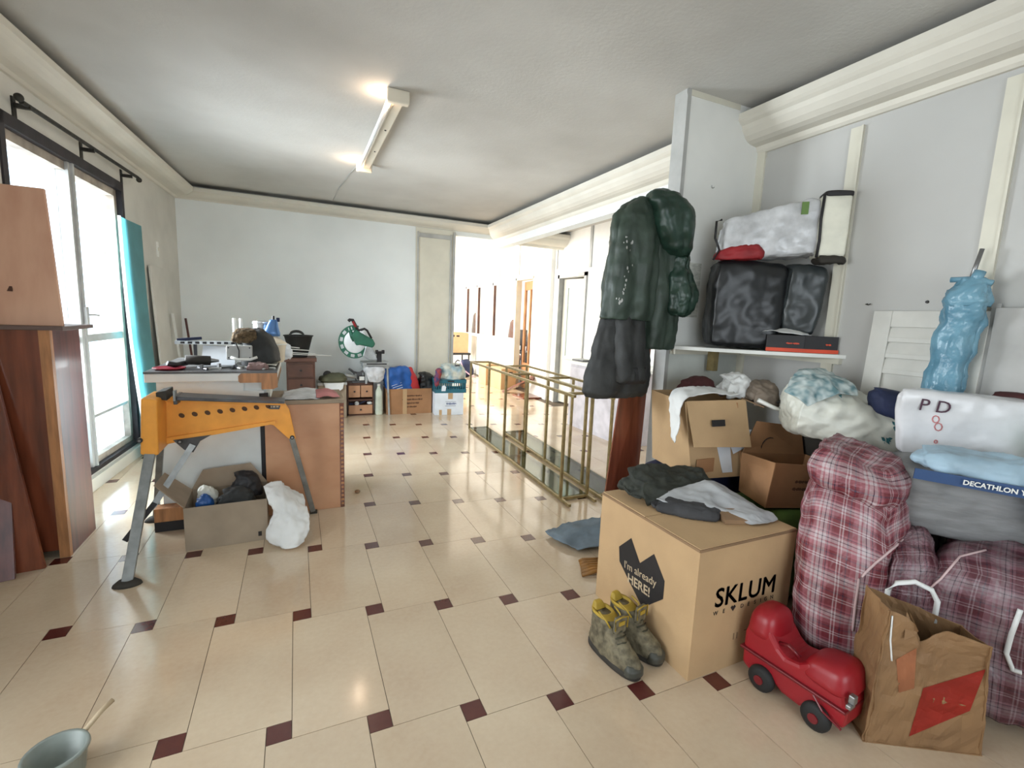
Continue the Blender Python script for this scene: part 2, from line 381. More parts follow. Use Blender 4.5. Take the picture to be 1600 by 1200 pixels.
def loft(levels, seg=40, n=2.4, folds=0, fold_amp=0.0, seed=0, sub=4, amp=0.0, freq=8, crease=0.0, cap=True, twist=0.0, vert=0.0, vfreq=14):
    """stacked superellipse slices: (z, x0, x1, y0, y1), interpolated"""
    bm = B(); uvl = bm.loops.layers.uv.new('UVMap'); L_ = []
    for a, b in zip(levels, levels[1:]):
        for s in range(sub):
            t = s/sub; t2 = t*t*(3-2*t)*0.5+t*0.5
            L_.append(tuple(a[i]+(b[i]-a[i])*(t if i == 0 else t2) for i in range(5)))
    L_.append(levels[-1]); rings = []
    for li, (z, x0, x1, y0, y1) in enumerate(L_):
        cx_, cy_, rx, ry = (x0+x1)/2, (y0+y1)/2, (x1-x0)/2, (y1-y0)/2; ring = []
        for k in range(seg):
            t = 2*math.pi*k/seg; c_, s_ = math.cos(t), math.sin(t)
            r = (abs(c_)**n+abs(s_)**n)**(-1/n)
            f = 1+fold_amp*math.sin(folds*t+seed+z*twist)*0.5+fold_amp*noise.noise(Vector((c_*2, s_*2, z*3+seed)))
            ring.append(bm.verts.new((cx_+rx*c_*r*(1+(f-1)*.3), cy_+ry*s_*r*f, z)))
        rings.append(ring)
    for li, (a, b) in enumerate(zip(rings, rings[1:])):
        for k in range(seg):
            f = bm.faces.new((a[k], a[(k+1) % seg], b[(k+1) % seg], b[k]))
            for l, u in zip(f.loops, ((k, li), (k+1, li), (k+1, li+1), (k, li+1))):
                l[uvl].uv = (u[0]/seg*2.2, L_[min(u[1], len(L_)-1)][0])
    if cap: bm.faces.new(rings[0]); bm.faces.new(rings[-1])
    if amp or crease or vert: displace(bm, amp, freq, seed, crease, vert=vert, vfreq=vfreq)
    return bm
def sheet(rows, n=10, m_=10, amp=0.01, freq=9, crease=0.01, seed=0, th=0.004):
    """cloth through a grid of control points"""
    bm = B(); R_ = len(rows); Q = len(rows[0]); rows = [[Vector(p) for p in r] for r in rows]
    def cr_(p0, p1, p2, p3, t): return 0.5*((2*p1)+(p2-p0)*t+(2*p0-5*p1+4*p2-p3)*t*t+(3*p1-p0-3*p2+p3)*t**3)
    def line(pts, t):
        i = min(int(t), len(pts)-2); f = t-i
        g = lambda j: pts[max(0, min(len(pts)-1, j))]
        return cr_(g(i-1), g(i), g(i+1), g(i+2), f)
    NU, NV = n*(R_-1), m_*(Q-1); G = []
    for a in range(NU+1):
        tt = a/n; mid = [line([rows[r][q] for r in range(R_)], tt) for q in range(Q)]
        G.append([bm.verts.new(line(mid, b/m_)) for b in range(NV+1)])
    for a in range(NU):
        for b in range(NV): bm.faces.new((G[a][b], G[a+1][b], G[a+1][b+1], G[a][b+1]))
    displace(bm, amp, freq, seed, crease)
    bm.normal_update()
    bmesh.ops.solidify(bm, geom=bm.faces[:], thickness=th)
    return bm
def text_bm(body, size, depth=0.0006, spacing=1.0, bold=0.0):
    cu = bpy.data.curves.new('t', 'FONT'); cu.body = body; cu.size = size; cu.extrude = depth
    cu.space_character = spacing; cu.offset = bold; cu.align_x = 'CENTER'; cu.align_y = 'CENTER'; cu.resolution_u = 3
    o = bpy.data.objects.new('t', cu); C.objects.link(o)
    dg = bpy.context.evaluated_depsgraph_get(); dg.update()
    me = bpy.data.meshes.new_from_object(o.evaluated_get(dg))
    bm = B(); bm.from_mesh(me); bpy.data.objects.remove(o); bpy.data.curves.remove(cu); bpy.data.meshes.remove(me)
    return bm
def place(bm, origin, xdir, ydir):
    x = Vector(xdir).normalized(); y = Vector(ydir).normalized(); z = x.cross(y).normalized(); y = z.cross(x)
    mm = Matrix((x, y, z)).transposed().to_4x4(); mm.translation = Vector(origin)
    bmesh.ops.transform(bm, matrix=mm, verts=bm.verts); return bm
def rotz(a, c=(0, 0, 0)):
    return Matrix.Translation(c) @ Matrix.Rotation(a, 4, 'Z') @ Matrix.Translation(-Vector(c))
def tf(bm, mtx): bmesh.ops.transform(bm, matrix=mtx, verts=bm.verts); return bm
def struct(name, bm, material, parent=None, **k):
    o = obj(name, bm, material, parent, **k)
    if parent is None: o['kind'] = 'structure'
    return o

from mathutils.bvhtree import BVHTree
EYE = Vector((0, 0, 1.4639))
def surf(bm): return BVHTree.FromBMesh(bm)
def on_surf(tree, px, py, lift=0.002):
    """point of a surface (and its normal) along a line of sight given by two tangents"""
    d = (fw+rt2*((px-800)/734.665)-up2*((py-600)/734.665)).normalized()
    h, n, i, dist = tree.ray_cast(EYE, d)
    if h is None: return None, None
    if n.dot(d) > 0: n = -n
    return h+n*lift, n
def decal(tree, name, pts, material, parent, th=0.0015, lift=0.0015, sub=6):
    """thin print lying on a curved surface, outline given by its corner sight lines"""
    if len(pts) == 4:
        bm = B(); G = []
        for i in range(sub+1):
            row = []
            for j in range(sub+1):
                u, v = i/sub, j/sub
                x = (pts[0][0]*(1-u)+pts[1][0]*u)*(1-v)+(pts[3][0]*(1-u)+pts[2][0]*u)*v
                y = (pts[0][1]*(1-u)+pts[1][1]*u)*(1-v)+(pts[3][1]*(1-u)+pts[2][1]*u)*v
                h, n = on_surf(tree, x, y, lift); row.append(bm.verts.new(h) if h else None)
            G.append(row)
        for i in range(sub):
            for j in range(sub):
                q4 = (G[i][j], G[i+1][j], G[i+1][j+1], G[i][j+1])
                if all(q4): bm.faces.new(q4)
    else:
        bm = B(); vs = [bm.verts.new(on_surf(tree, x, y, lift)[0]) for x, y in pts]; bm.faces.new(vs)
    bmesh.ops.solidify(bm, geom=bm.faces[:], thickness=th)
    return obj(name, bm, material, parent, world=True)
def cord(tree, name, pts, r, material, parent, lift=None):
    ps = []
    for a, b2 in zip(pts, pts[1:]):
        for k in range(5):
            h, n = on_surf(tree, a[0]+(b2[0]-a[0])*k/5, a[1]+(b2[1]-a[1])*k/5, r*.4 if lift is None else lift)
            if h: ps.append(h)
    h, n = on_surf(tree, *pts[-1], r*.4)
    if h: ps.append(h)
    return obj(name, tube(B(), ps, r, 6), material, parent, world=True, smooth=True)
def text_on(tree, body, x0, y0, x1, y1, size, material, parent, name='printed_lettering', **k):
    a, na = on_surf(tree, x0, y0, .003); b2, nb = on_surf(tree, x1, y1, .003)
    if a is None or b2 is None: return None
    n = (na+nb).normalized(); bm = text_bm(body, size, **k); xd = (b2-a).normalized(); yd = n.cross(xd)
    place(bm, (a+b2)/2+n*.004, xd, yd); return obj(name, bm, material, parent, world=True)

# ================================================================== SETTING
S = 0.06                                        # the left wall runs slightly askew to the tiles
def xl(y): return -1.33+S*(y-7.25)
H = 2.93; YB = 7.25; XR = 2.95; YP = 2.45; XF = 4.2
Y0 = -2.2
# floor: pinwheel of beige tiles and dark red inlays
fl_ = B(); bx(fl_, -2.1, 6.9, Y0, 13.4, -0.12, -0.0035)
floor = struct('floor', fl_, M_grout)
U = 0.33; s_ = 0.2438*U; b_ = 2.05*U; g = 0.0012
TW, TD = U, b_
def slab_mesh(name, w_, d_, material):
    bm = B(); bx(bm, g, w_-g, g, d_-g, -0.003, 0.0)
    me = bpy.data.meshes.new(name); bmesh.ops.recalc_face_normals(bm, faces=bm.faces); bm.to_mesh(me); bm.free(); me.materials.append(material); return me
me_t = slab_mesh('floor_tile', TW, TD, M_tile); me_i = slab_mesh('inlay_tile', s_, s_, M_inlay)
cells = []
for i in range(-30, 40):
    for j in range(-10, 24):
        ox, oy = -0.415+i*U+j*s_, 1.7185-i*s_+j*b_
        cells.append((ox, oy))
def emit_tiles(nm, me, dx, dy, w_, d_):
    pos = []
    for ox, oy in cells:
        x, y = ox+dx, oy+dy
        cx_, cy_ = x+w_/2, y+d_/2
        if cy_ < -1.4 or cy_ > 13.0 or cx_+w_/2 < xl(cy_)+.02 or cx_ > XF-w_*.4: continue
        if cx_ > XR+0.1 and cy_ < YP: continue
        d = Vector((cx_, cy_)); vis = 0 if (d.normalized().dot(Vector((sy, cy))) > 0.62 and cy_ > .9) else 50
        pos.append((d.length+vis, x, y))
    pos.sort()
    for k, (q, x, y) in enumerate(pos[:300]):
        o = bpy.data.objects.new(nm, me); C.objects.link(o); o.parent = floor; o.location = (x, y, 0)
    bm = B()
    for q, x, y in pos[300:]: bx(bm, x+g, x+w_-g, y+g, y+d_-g, -0.003, 0)
    o = obj(nm+'_field', bm, me.materials[0], floor); o['kind'] = 'stuff'
emit_tiles('floor_tile', me_t, s_/2, -s_/2, TW, TD)
emit_tiles('inlay_tile', me_i, -s_/2, -s_/2, s_, s_)

# ceilings
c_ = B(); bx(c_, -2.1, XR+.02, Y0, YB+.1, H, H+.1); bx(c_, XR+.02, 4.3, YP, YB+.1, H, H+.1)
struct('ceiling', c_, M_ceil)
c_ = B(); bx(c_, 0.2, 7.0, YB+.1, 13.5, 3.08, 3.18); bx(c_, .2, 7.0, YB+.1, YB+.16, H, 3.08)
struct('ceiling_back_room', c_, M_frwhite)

# left wall with a tall window opening (y 3.85 .. 5.56, z 0.13 .. 2.5), drawn in a sheared frame
def lw(bm, y0, y1, z0, z1, d0=-0.25, d1=0.0):
    return hexa(bm, [(xl(y0)+d0, y0, z0), (xl(y0)+d1, y0, z0), (xl(y1)+d1, y1, z0), (xl(y1)+d0, y1, z0),
                     (xl(y0)+d0, y0, z1), (xl(y0)+d1, y0, z1), (xl(y1)+d1, y1, z1), (xl(y1)+d0, y1, z1)])
WY0, WY1, WZ0, WZ1 = 3.84, 5.60, 0.12, 2.54
VY0, VY1, VZ0, VZ1 = 0.3, 2.1, 0.3, 2.45        # second window, just outside the frame at the left
w_ = B()
lw(w_, Y0, VY0, 0, H); lw(w_, VY0, VY1, 0, VZ0); lw(w_, VY0, VY1, VZ1, H); lw(w_, VY1, WY0, 0, H)
lw(w_, WY0, WY1, 0, WZ0); lw(w_, WY0, WY1, WZ1, H); lw(w_, WY1, YB+.1, 0, H)
struct('wall_left', w_, M_wall_old)
def window(name, y0, y1, z0, z1, fw_=0.05):
    win = B()
    for a in ((y0, y0+fw_, z0, z1), (y1-fw_, y1, z0, z1), (y0, y1, z1-fw_*1.5, z1), (y0, y1, z0, z0+.035)): lw(win, *a, -0.14, 0.012)
    W = struct(name, win, M_darkframe)
    ins = B(); a0, a1, c0, c1 = y0+fw_, y1-fw_, z0+.035, z1-fw_*1.5
    for a in ((a0, a0+.05, c0, c1), (a1-.05, a1, c0, c1), (a0, a1, c1-.06, c1), (a0, a1, c0, c0+.05)): lw(ins, *a, -0.12, -0.03)
    obj('window_frame', ins, M_winwood, W)
    ym = (a0+a1)/2-.02
    mb = B(); lw(mb, ym-.045, ym+.045, c0, c1, -0.11, -0.01); lw(mb, ym-.012, ym+.012, c0, c1, -0.012, 0.005); obj('mullion', mb, M_greywhite, W)
    for q0, q1 in ((a0+.05, ym-.045), (ym+.045, a1-.05)):
        rb = B(); lw(rb, q0, q1, 1.14, 1.20, -0.10, -0.04); lw(rb, q0, q1, 0.52, 0.545, -.10, -.04); obj('glazing_bar', rb, M_greywhite, W)
        pn = B(); lw(pn, q0, q1, .545, c1-.06, -0.085, -0.08); obj('pane', pn, M_clear, W)
        if c0 < .4: pn = B(); lw(pn, q0, q1, c0+.05, .52, -0.085, -0.08); obj('pane', pn, M_frost, W, label='frosted lower pane')
    hd = B(); lw(hd, ym-.02, ym+.02, 1.28, 1.42, 0.004, 0.02); tube(hd, [(xl(ym)+.03, ym, 1.36), (xl(ym)+.05, ym+.03, 1.36), (xl(ym)+.05, ym+.12, 1.355)], .007)
    obj('window_handle', hd, M_greywhite, W)
    return W
W1 = window('window_1', WY0, WY1, WZ0, WZ1)
sl = B(); lw(sl, WY0, WY1, 0.0, 0.10, -.02, 0.035); obj('window_sill', sl, M_corn, W1)
W2 = window('window_2', VY0, VY1, VZ0, VZ1)
bb = B(); lw(bb, WY1, YB, 0, 0.09, 0, .015); struct('baseboard_left', bb, M_greywhite)
# curtain rail
t = thing('curtain_rail', 'dark iron curtain rail with three brackets above the tall left window', 'curtain rail', (xl(4.8), 4.8, 2.63))
r_ = B(); rod(r_, (xl(3.95)+.07, 3.95, 2.62), (xl(5.8)+.07, 5.8, 2.65), .014); obj('rod', r_, M_dark_rail, t, world=True)
for y in (4.02, 4.85, 5.6):
    r_ = B(); bx(r_, xl(y)-.002, xl(y)+.085, y-.012, y+.012, 2.60, 2.625); bx(r_, xl(y)-.002, xl(y)+.008, y-.02, y+.02, 2.54, 2.66)
    obj('bracket', r_, M_dark_rail, t, world=True)
for y in (3.93, 5.82):
    r_ = B(); bmesh.ops.create_uvsphere(r_, u_segments=12, v_segments=8, radius=.024, matrix=Matrix.Translation((xl(y)+.07, y, 2.635)))
    obj('finial', r_, M_dark_rail, t, world=True, smooth=True)

# back wall with a cream panelled pilaster, lintel over the opening
w_ = B(); bx(w_, -1.6, 1.655, YB, YB+.12, 0, H); struct('wall_back', w_, M_wall)
w_ = B(); bx(w_, 1.655, 2.27, YB-.01, YB+.12, 0, 2.76); tr = struct('trim_1', w_, M_cream)
for x0, x1, z0, z1 in ((1.675, 1.70, 0, 2.70), (2.19, 2.215, 0, 2.70), (1.70, 2.19, 2.62, 2.68), (2.235, 2.272, 0, 2.74)):
    q = B(); bx(q, x0, x1, YB-.028, YB-.01, z0, z1); obj('moulding', q, M_greywhite, tr, bevel=.004)
w_ = B(); bx(w_, 2.27, XF, YB, YB+.14, 2.70, H); bx(w_, 1.655, 2.27, YB, YB+.12, 2.76, H); struct('trim_2', w_, M_wall)
# wall closing the room behind the camera
w_ = B(); bx(w_, -2.1, -.8, Y0-.1, Y0, 0, H); bx(w_, 1.8, 3.1, Y0-.1, Y0, 0, H); bx(w_, -.8, 1.8, Y0-.1, Y0, 2.5, H); bx(w_, -.8, 1.8, Y0-.1, Y0, 0, .5); struct('wall_front', w_, M_wall)
q = B(); bx(q, -.8, -.74, Y0-.1, Y0+.01, .5, 2.5); bx(q, 1.74, 1.8, Y0-.1, Y0+.01, .5, 2.5); bx(q, .47, .53, Y0-.1, Y0+.01, .5, 2.5); bx(q, -.8, 1.8, Y0-.1, Y0+.01, 2.44, 2.5); bx(q, -.8, 1.8, Y0-.1, Y0+.01, .5, .56); W4 = struct('fill_window', q, M_darkframe)  # unseen window, added so the frontal fill light can enter
for a, b2 in ((-.74, .47), (.53, 1.74)):
    q = B(); bx(q, a, b2, Y0-.06, Y0-.055, .56, 2.44); obj('pane', q, M_clear, W4)
# right wall near the camera: grey panels with cover strips
w_ = B(); bx(w_, XR, XR+.12, Y0, YP, 0, H); wr = struct('wall_right', w_, M_pan)
edges = [2.43, 1.80, 1.14, 0.5, -.15, -.8, -1.5, -2.1]
for a, b2 in zip(edges[1:], edges[:-1]):
    q = B(); bx(q, XR-.008, XR, a+.03, b2-.03, 0.0, 2.62); obj('wall_panel', q, M_pan, wr)
    q = B(); bx(q, XR-.022, XR, a-.035, a+.035, 0, 2.62); bx(q, XR-.03, XR-.02, a-.035, a-.026, 0, 2.62); obj('cover_strip', q, M_cream, wr)
q = B(); bx(q, XR-.022, XR, YP-.06, YP, 0, 2.66); obj('cover_strip', q, M_cream, wr)
# partition with white faces
w_ = B(); bx(w_, 2.285, XR+.12, YP, YP+.10, 0, H); pt = struct('wall_partition', w_, M_partition)
w_ = B(); bx(w_, XR+.12, XF+.1, YP, YP+.10, 0, H); struct('wall_side_room', w_, M_wall)
q = B(); bx(q, 2.255, 2.285, YP-.006, YP+.106, 0, H); obj('end_trim', q, M_greywhite, pt)
q = B(); bx(q, 2.255, 2.72, YP-.004, YP, 2.895, H); obj('top_rail', q, M_cream, pt)
q = B(); bx(q, 2.285, XR, YP-.004, YP, 0.0, 1.27); obj('lower_panel', q, mat('lower_panel_paint', (206, 210, 204), .6, var=.03), pt)
q = B(); bx(q, 2.285, XR, YP-.012, YP-.003, 1.27, 1.29); obj('rail', q, M_cream, pt)
q = B(); tube(q, arc((2.535, YP-.008, 2.385), .012, math.pi*.9, math.pi*1.9, 8), .002, 6); obj('hook', q, M_metal, pt)
# beam along the opening and far lintel
w_ = B(); bx(w_, XR-.02, XR+.12, YP+.10, YB, 2.56, H); struct('trim_3', w_, M_wall)

# cornices
prof = [(0, 0), (0, -.205), (.02, -.205), (.035, -.19), (.045, -.165), (.10, -.158), (.135, -.145), (.165, -.12), (.19, -.085), (.2, -.06), (.22, -.045), (.235, -.03), (.235, .012), (.22, .02), (.195, .018), (.195, -.02), (.17, -.05), (.12, -.09), (.03, -.1), (.03, 0)]
prof_s = [(0, 0), (0, -.095), (.02, -.095), (.04, -.082), (.10, -.078), (.15, -.07), (.185, -.058), (.205, -.045), (.235, -.03), (.235, .012), (.22, .02), (.195, .018), (.195, -.015), (.15, -.03), (.03, -.04), (.03, 0)]
ZL = 2.86
def cornice(name, p0, p1, nrm, mat_=M_corn, prof=prof):
    """p0,p1: wall line (2-D); nrm: inward normal; mitred ends handled by the overlap"""
    bm = B(); n = Vector((nrm[0], nrm[1], 0)); R0 = [bm.verts.new(Vector((p0[0], p0[1], ZL+b2))+n*a+Vector((p0[2], p0[3], 0))*a) for a, b2 in prof]
    R1 = [bm.verts.new(Vector((p1[0], p1[1], ZL+b2))+n*a+Vector((p1[2], p1[3], 0))*a) for a, b2 in prof]
    k = len(prof)
    for i in range(k): bm.faces.new((R0[i], R0[(i+1) % k], R1[(i+1) % k], R1[i]))
    bm.faces.new(R0); bm.faces.new(R1)
    return struct(name, bm, mat_)
cornice('trim_4', (xl(Y0), Y0, 0, 0), (xl(YB), YB, 0, -1), (1, -S), prof=prof_s)
cornice('trim_5', (xl(YB), YB, 1, 0), (XR, YB, -1, 0), (0, -1), prof=prof_s)
cornice('trim_6', (XR, YB, 0, -1), (XR-.0, YP+.1, 0, 0), (-1, 0))
cornice('trim_7', (XR, YP, 0, 0), (XR, Y0, 0, 0), (-1, 0))
cornice('trim_8', (XR+.12, YB, 0, 0), (XF, YB, 0, 0), (0, -1))

# far wall of the side and back rooms (x = 4.2): panels, doors, glazed office front
w_ = B()
bx(w_, XF, XF+.1, YP, 6.42, 0, 3.08); bx(w_, XF, XF+.1, 6.42, 7.32, 2.22, 3.08); bx(w_, XF, XF+.1, 7.32, 8.22, 0, 3.08)
bx(w_, XF, XF+.1, 8.22, 9.07, 2.27, 3.08); bx(w_, XF, XF+.1, 9.07, 12.6, 0, 1.0); bx(w_, XF, XF+.1, 9.07, 12.6, 2.26, 3.08); bx(w_, XF, XF+.1, 12.6, 13.4, 0, 3.08)
bx(w_, XF-.07, XF, 7.50, 8.15, 0, 3.08)
wf = struct('wall_far', w_, M_frwhite)
for y in (3.2, 4.3, 5.35, 6.36, 7.42, 8.98, 10.0, 11.2):
    q = B(); zb = 2.3 if y > 6 else 0
    bx(q, XF-.016, XF, y-.03, y+.03, 2.35 if y > 7 else zb, 2.95); obj('cover_strip', q, M_greywhite, wf)
for y in (10.35, 11.4):
    q = B(); bx(q, XF-.008, XF, y-.012, y+.012, 0, 1.0); obj('cover_strip', q, M_greywhite, wf)
def doorframe(bm, y0, y1, z1, w2=.05, p=.03):
    bx(bm, XF-p, XF+.1, y0, y0+w2, 0, z1); bx(bm, XF-p, XF+.1, y1-w2, y1, 0, z1); bx(bm, XF-p, XF+.1, y0, y1, z1-w2, z1); return bm
q = B(); doorframe(q, 6.42, 7.32, 2.24, .06); d1 = struct('door_1', q, M_greywhite)
q = B()
mo = rotz(0.22, (XF+.09, 7.25, 0))
for a in ((6.49, 6.60, .02, 2.17), (7.14, 7.25, .02, 2.17), (6.60, 7.14, 2.02, 2.17), (6.60, 7.14, .02, .85)): bx(q, XF+.06, XF+.10, *a)
tf(q, mo); obj('door_leaf', q, M_cream, d1)
q = B(); bx(q, XF+.075, XF+.085, 6.60, 7.14, .85, 2.02); tf(q, mo); obj('pane', q, mat('frosted_pane', (206, 222, 214), .4, var=.02), d1)
w_ = B(); bx(w_, XF+.1, XF+1.2, 5.9, 5.95, 0, 2.6); bx(w_, XF+1.2, XF+1.25, 5.9, 7.9, 0, 2.6); bx(w_, XF+.1, XF+1.2, 7.9, 7.95, 0, 2.6); bx(w_, XF+.1, XF+1.2, 5.9, 7.95, 2.6, 2.65)
struct('wall_closet', w_, M_cream)
q = B(); doorframe(q, 8.22, 9.07, 2.29, .05); d2 = struct('door_2', q, M_cream)
q = B(); mo = rotz(-0.13, (XF+.09, 8.27, 0))
for a in ((8.27, 8.37, .02, 2.22), (8.93, 9.02, .02, 2.22), (8.37, 8.93, 2.05, 2.22), (8.37, 8.93, .02, .55), (8.62, 8.66, .55, 2.05)): bx(q, XF+.06, XF+.10, *a)
tf(q, mo); obj('door_leaf', q, M_orangewood, d2)
for y0, y1 in ((8.37, 8.62), (8.66, 8.93)):
    q = B(); bx(q, XF+.078, XF+.084, y0, y1, .55, 2.05); tf(q, mo); obj('pane', q, M_clear, d2)
# glazed office front
q = B()
for y in (9.07, 10.35, 11.4, 12.25, 12.6): bx(q, XF-.02, XF+.06, y-.035, y+.035, 1.0, 2.26)
bx(q, XF-.02, XF+.06, 9.07, 12.6, 2.2, 2.26); bx(q, XF-.04, XF+.08, 9.07, 12.6, .97, 1.04)
W3 = struct('window_3', q, M_frwhite)
for y in (9.11, 10.315, 10.385, 11.365, 11.435, 12.215):
    q = B(); bx(q, XF-.005, XF+.05, y-.012, y+.012, 1.04, 2.2); obj('bead', q, M_chestwood, W3)
for y0, y1 in ((9.13, 10.29), (10.41, 11.35), (11.45, 12.2)):
    q = B(); bx(q, XF+.02, XF+.026, y0, y1, 1.04, 2.2); obj('pane', q, M_clear, W3)
w_ = B(); bx(w_, 7.0, 7.1, 7.9, 13.5, 0, 3.1); struct('wall_office', w_, M_frwhite)
w_ = B(); bx(w_, XF, 7.0, 8.0, 8.05, 0, 3.1); struct('wall_office_side', w_, M_frwhite)
w_ = B(); bx(w_, .2, 7.0, 13.4, 13.5, 0, 3.1); struct('wall_back_room_end', w_, M_frwhite)
w_ = B(); bx(w_, .2, .3, YB+.1, 13.4, 0, 3.1); struct('wall_back_room_left', w_, M_frwhite)
q = B(); bx(q, 3.15, 3.25, 13.32, 13.4, 0, 2.15); bx(q, 4.05, 4.15, 13.32, 13.4, 0, 2.15); bx(q, 3.15, 4.15, 13.32, 13.4, 2.1, 2.2); d3 = struct('door_3', q, M_greywhite)
q = B(); bx(q, 3.25, 4.05, 13.34, 13.38, 0.01, 2.1); obj('door_leaf', q, M_cream, d3)
q = B(); bx(q, 3.95, 3.98, 13.31, 13.34, 1.0, 1.12); bx(q, 3.96, 3.975, 13.3, 13.33, 1.6, 1.75); obj('door_handle', q, M_metal, d3)

def scribble(width, h, seed=0, n=26):
    """one ragged strip standing for a line of print too small to read"""
    r_ = random.Random(seed); tp = []; bt = []
    for i in range(n+1):
        x = -width/2+width*i/n; g_ = .25 if (i % r_.choice((4, 5, 6)) == 0) else 1
        tp.append((x, h*g_*(.25+r_.random()*.25))); bt.append((x, -h*g_*(.25+r_.random()*.25)))
    bm = B(); prism(bm, tp+bt[::-1], 'z', -.0004, .0004); return bm
# ================================================================== LEFT SIDE
# ceiling light
t = thing('fluorescent_light', 'slim fluorescent batten on the ceiling, unlit tube glowing at both ends', 'ceiling light', (0.655, 4.2, H))
q = B(); bx(q, .63, .70, 3.42, 5.12, H-.05, H); obj('fitting_body', q, M_fix, t, world=True, bevel=.008)
q = B(); rod(q, (.595, 3.44, H-.06), (.595, 5.08, H-.06), .017, 14); obj('fluorescent_tube', q, M_tubeoff, t, world=True, smooth=True)
for y in (3.44, 5.02):
    q = B(); rod(q, (.595, y-.005, H-.06), (.595, y+.075, H-.06), .0178, 14); obj('glowing_end', q, M_glow, t, world=True, smooth=True)
for y in (3.37, 5.10):
    q = B(); bx(q, .572, .72, y, y+.05, H-.085, H); obj('end_cap', q, M_fix, t, world=True, bevel=.008)
for y in (4.0, 4.55):
    q = B(); rod(q, (.665, y, H-.054), (.665, y, H-.049), .008, 8); obj('screw', q, M_black, t, world=True)
q = B(); tube(q, [(.60, 5.15, H-.003), (.55, 5.6, H-.003), (.50, 6.3, H-.003), (.48, 7.0, H-.003)], .004, 5); obj('cable', q, M_greywhite, t, world=True)
for y in (3.46, 5.06):
    l = bpy.data.lights.new('tube_end_glow', 'POINT'); l.energy = 2.2; l.color = (1, .75, .55); l.shadow_soft_size = .02
    o = bpy.data.objects.new('tube_end_glow', l); C.objects.link(o); o.location = (.56, y, H-.085)

# mahogany cabinet at the left with a pale edge strip
t = thing('wardrobe', 'tall mahogany wardrobe carcass with raw pale edge strip at left of picture', 'cabinet', (-1.36, 3.5, 0))
q = B(); bx(q, -1.545, -1.262, 3.37, 3.39, .04, 1.30); obj('front_panel', q, M_mahog, t, world=True, bevel=.002)
q = B(); bx(q, -1.262, -1.215, 3.355, 3.39, .0, 1.30); obj('edge_strip', q, M_orangewood, t, world=True, label='pale raw wood edge strip')
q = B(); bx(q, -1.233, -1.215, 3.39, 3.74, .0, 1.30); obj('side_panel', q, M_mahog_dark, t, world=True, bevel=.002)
q = B(); bx(q, -1.53, -1.51, 3.39, 3.74, .0, 1.30); obj('side_panel', q, M_mahog, t, world=True)
q = B(); bx(q, -1.51, -1.233, 3.72, 3.74, .04, 1.30); obj('back_panel', q, M_mahog, t, world=True)
q = B(); bx(q, -1.545, -1.15, 3.33, 3.76, 1.30, 1.322); obj('top_board', q, mat('grey_top_edge', (104, 84, 76), .5), t, world=True, bevel=.003)
q = B(); bx(q, -1.53, -1.262, 3.40, 3.72, .04, .06); obj('bottom_board', q, M_mahog_dark, t, world=True)
t = thing('plywood_board', 'worn pinkish plywood board standing on top of the mahogany wardrobe', 'board', (-1.36, 3.45, 1.322))
q = B(); hexa(q, [(-1.535, 3.40, 1.322), (-1.172, 3.40, 1.322), (-1.172, 3.425, 1.322), (-1.535, 3.425, 1.322), (-1.53, 3.50, 2.06), (-1.235, 3.50, 2.06), (-1.235, 3.525, 2.06), (-1.53, 3.525, 2.06)])
obj('panel', q, M_pinkwood, t, world=True, bevel=.002)
q = B(); hexa(q, [(-1.39, 3.41, 1.50), (-1.37, 3.41, 1.50), (-1.37, 3.42, 1.50), (-1.39, 3.42, 1.50), (-1.385, 3.43, 1.53), (-1.375, 3.43, 1.53), (-1.375, 3.44, 1.53), (-1.385, 3.44, 1.53)])
obj('knot', q, M_chestwood, t, world=True)
t = thing('mahogany_board', 'dark mahogany board leaning against the wardrobe front, lowest at the left edge', 'board', (-1.45, 3.2, 0))
q = B(); hexa(q, [(-1.60, 3.10, 0), (-1.375, 3.16, 0), (-1.38, 3.185, 0), (-1.605, 3.125, 0), (-1.60, 3.30, .66), (-1.415, 3.335, .66), (-1.42, 3.36, .66), (-1.60, 3.325, .66)])
obj('panel', q, M_mahog_dark, t, world=True, bevel=.002)
q = B(); hexa(q, [(-1.60, 3.295, .66), (-1.405, 3.33, .66), (-1.41, 3.362, .66), (-1.60, 3.33, .66), (-1.60, 3.295, .672), (-1.405, 3.33, .672), (-1.41, 3.362, .672), (-1.60, 3.33, .672)])
obj('edge_strip', q, M_pinkwood, t, world=True)
t = thing('mahogany_door', 'loose mahogany door leaf leaning on the wardrobe with a glossy worn face', 'board', (-1.42, 3.28, 0))
q = B(); hexa(q, [(-1.43, 3.22, 0), (-1.285, 3.24, 0), (-1.285, 3.262, 0), (-1.43, 3.242, 0), (-1.50, 3.33, 1.22), (-1.455, 3.335, 1.22), (-1.455, 3.355, 1.22), (-1.50, 3.35, 1.22)])
obj('panel', q, M_mahog, t, world=True, bevel=.002)
t = thing('grey_post', 'grey square post standing between the wardrobe and the left window', 'post', (-1.30, 3.86, 0))
q = B(); hexa(q, [(-1.315, 3.82, 0), (-1.27, 3.82, 0), (-1.27, 3.86, 0), (-1.315, 3.86, 0), (-1.335, 3.86, .93), (-1.29, 3.86, .93), (-1.29, 3.90, .93), (-1.335, 3.90, .93)]); obj('post', q, M_jaw, t, world=True, bevel=.003)
q = B(); bx(q, -1.337, -1.288, 3.858, 3.902, .93, .945); obj('end_cap', q, M_mahog_dark, t, world=True)

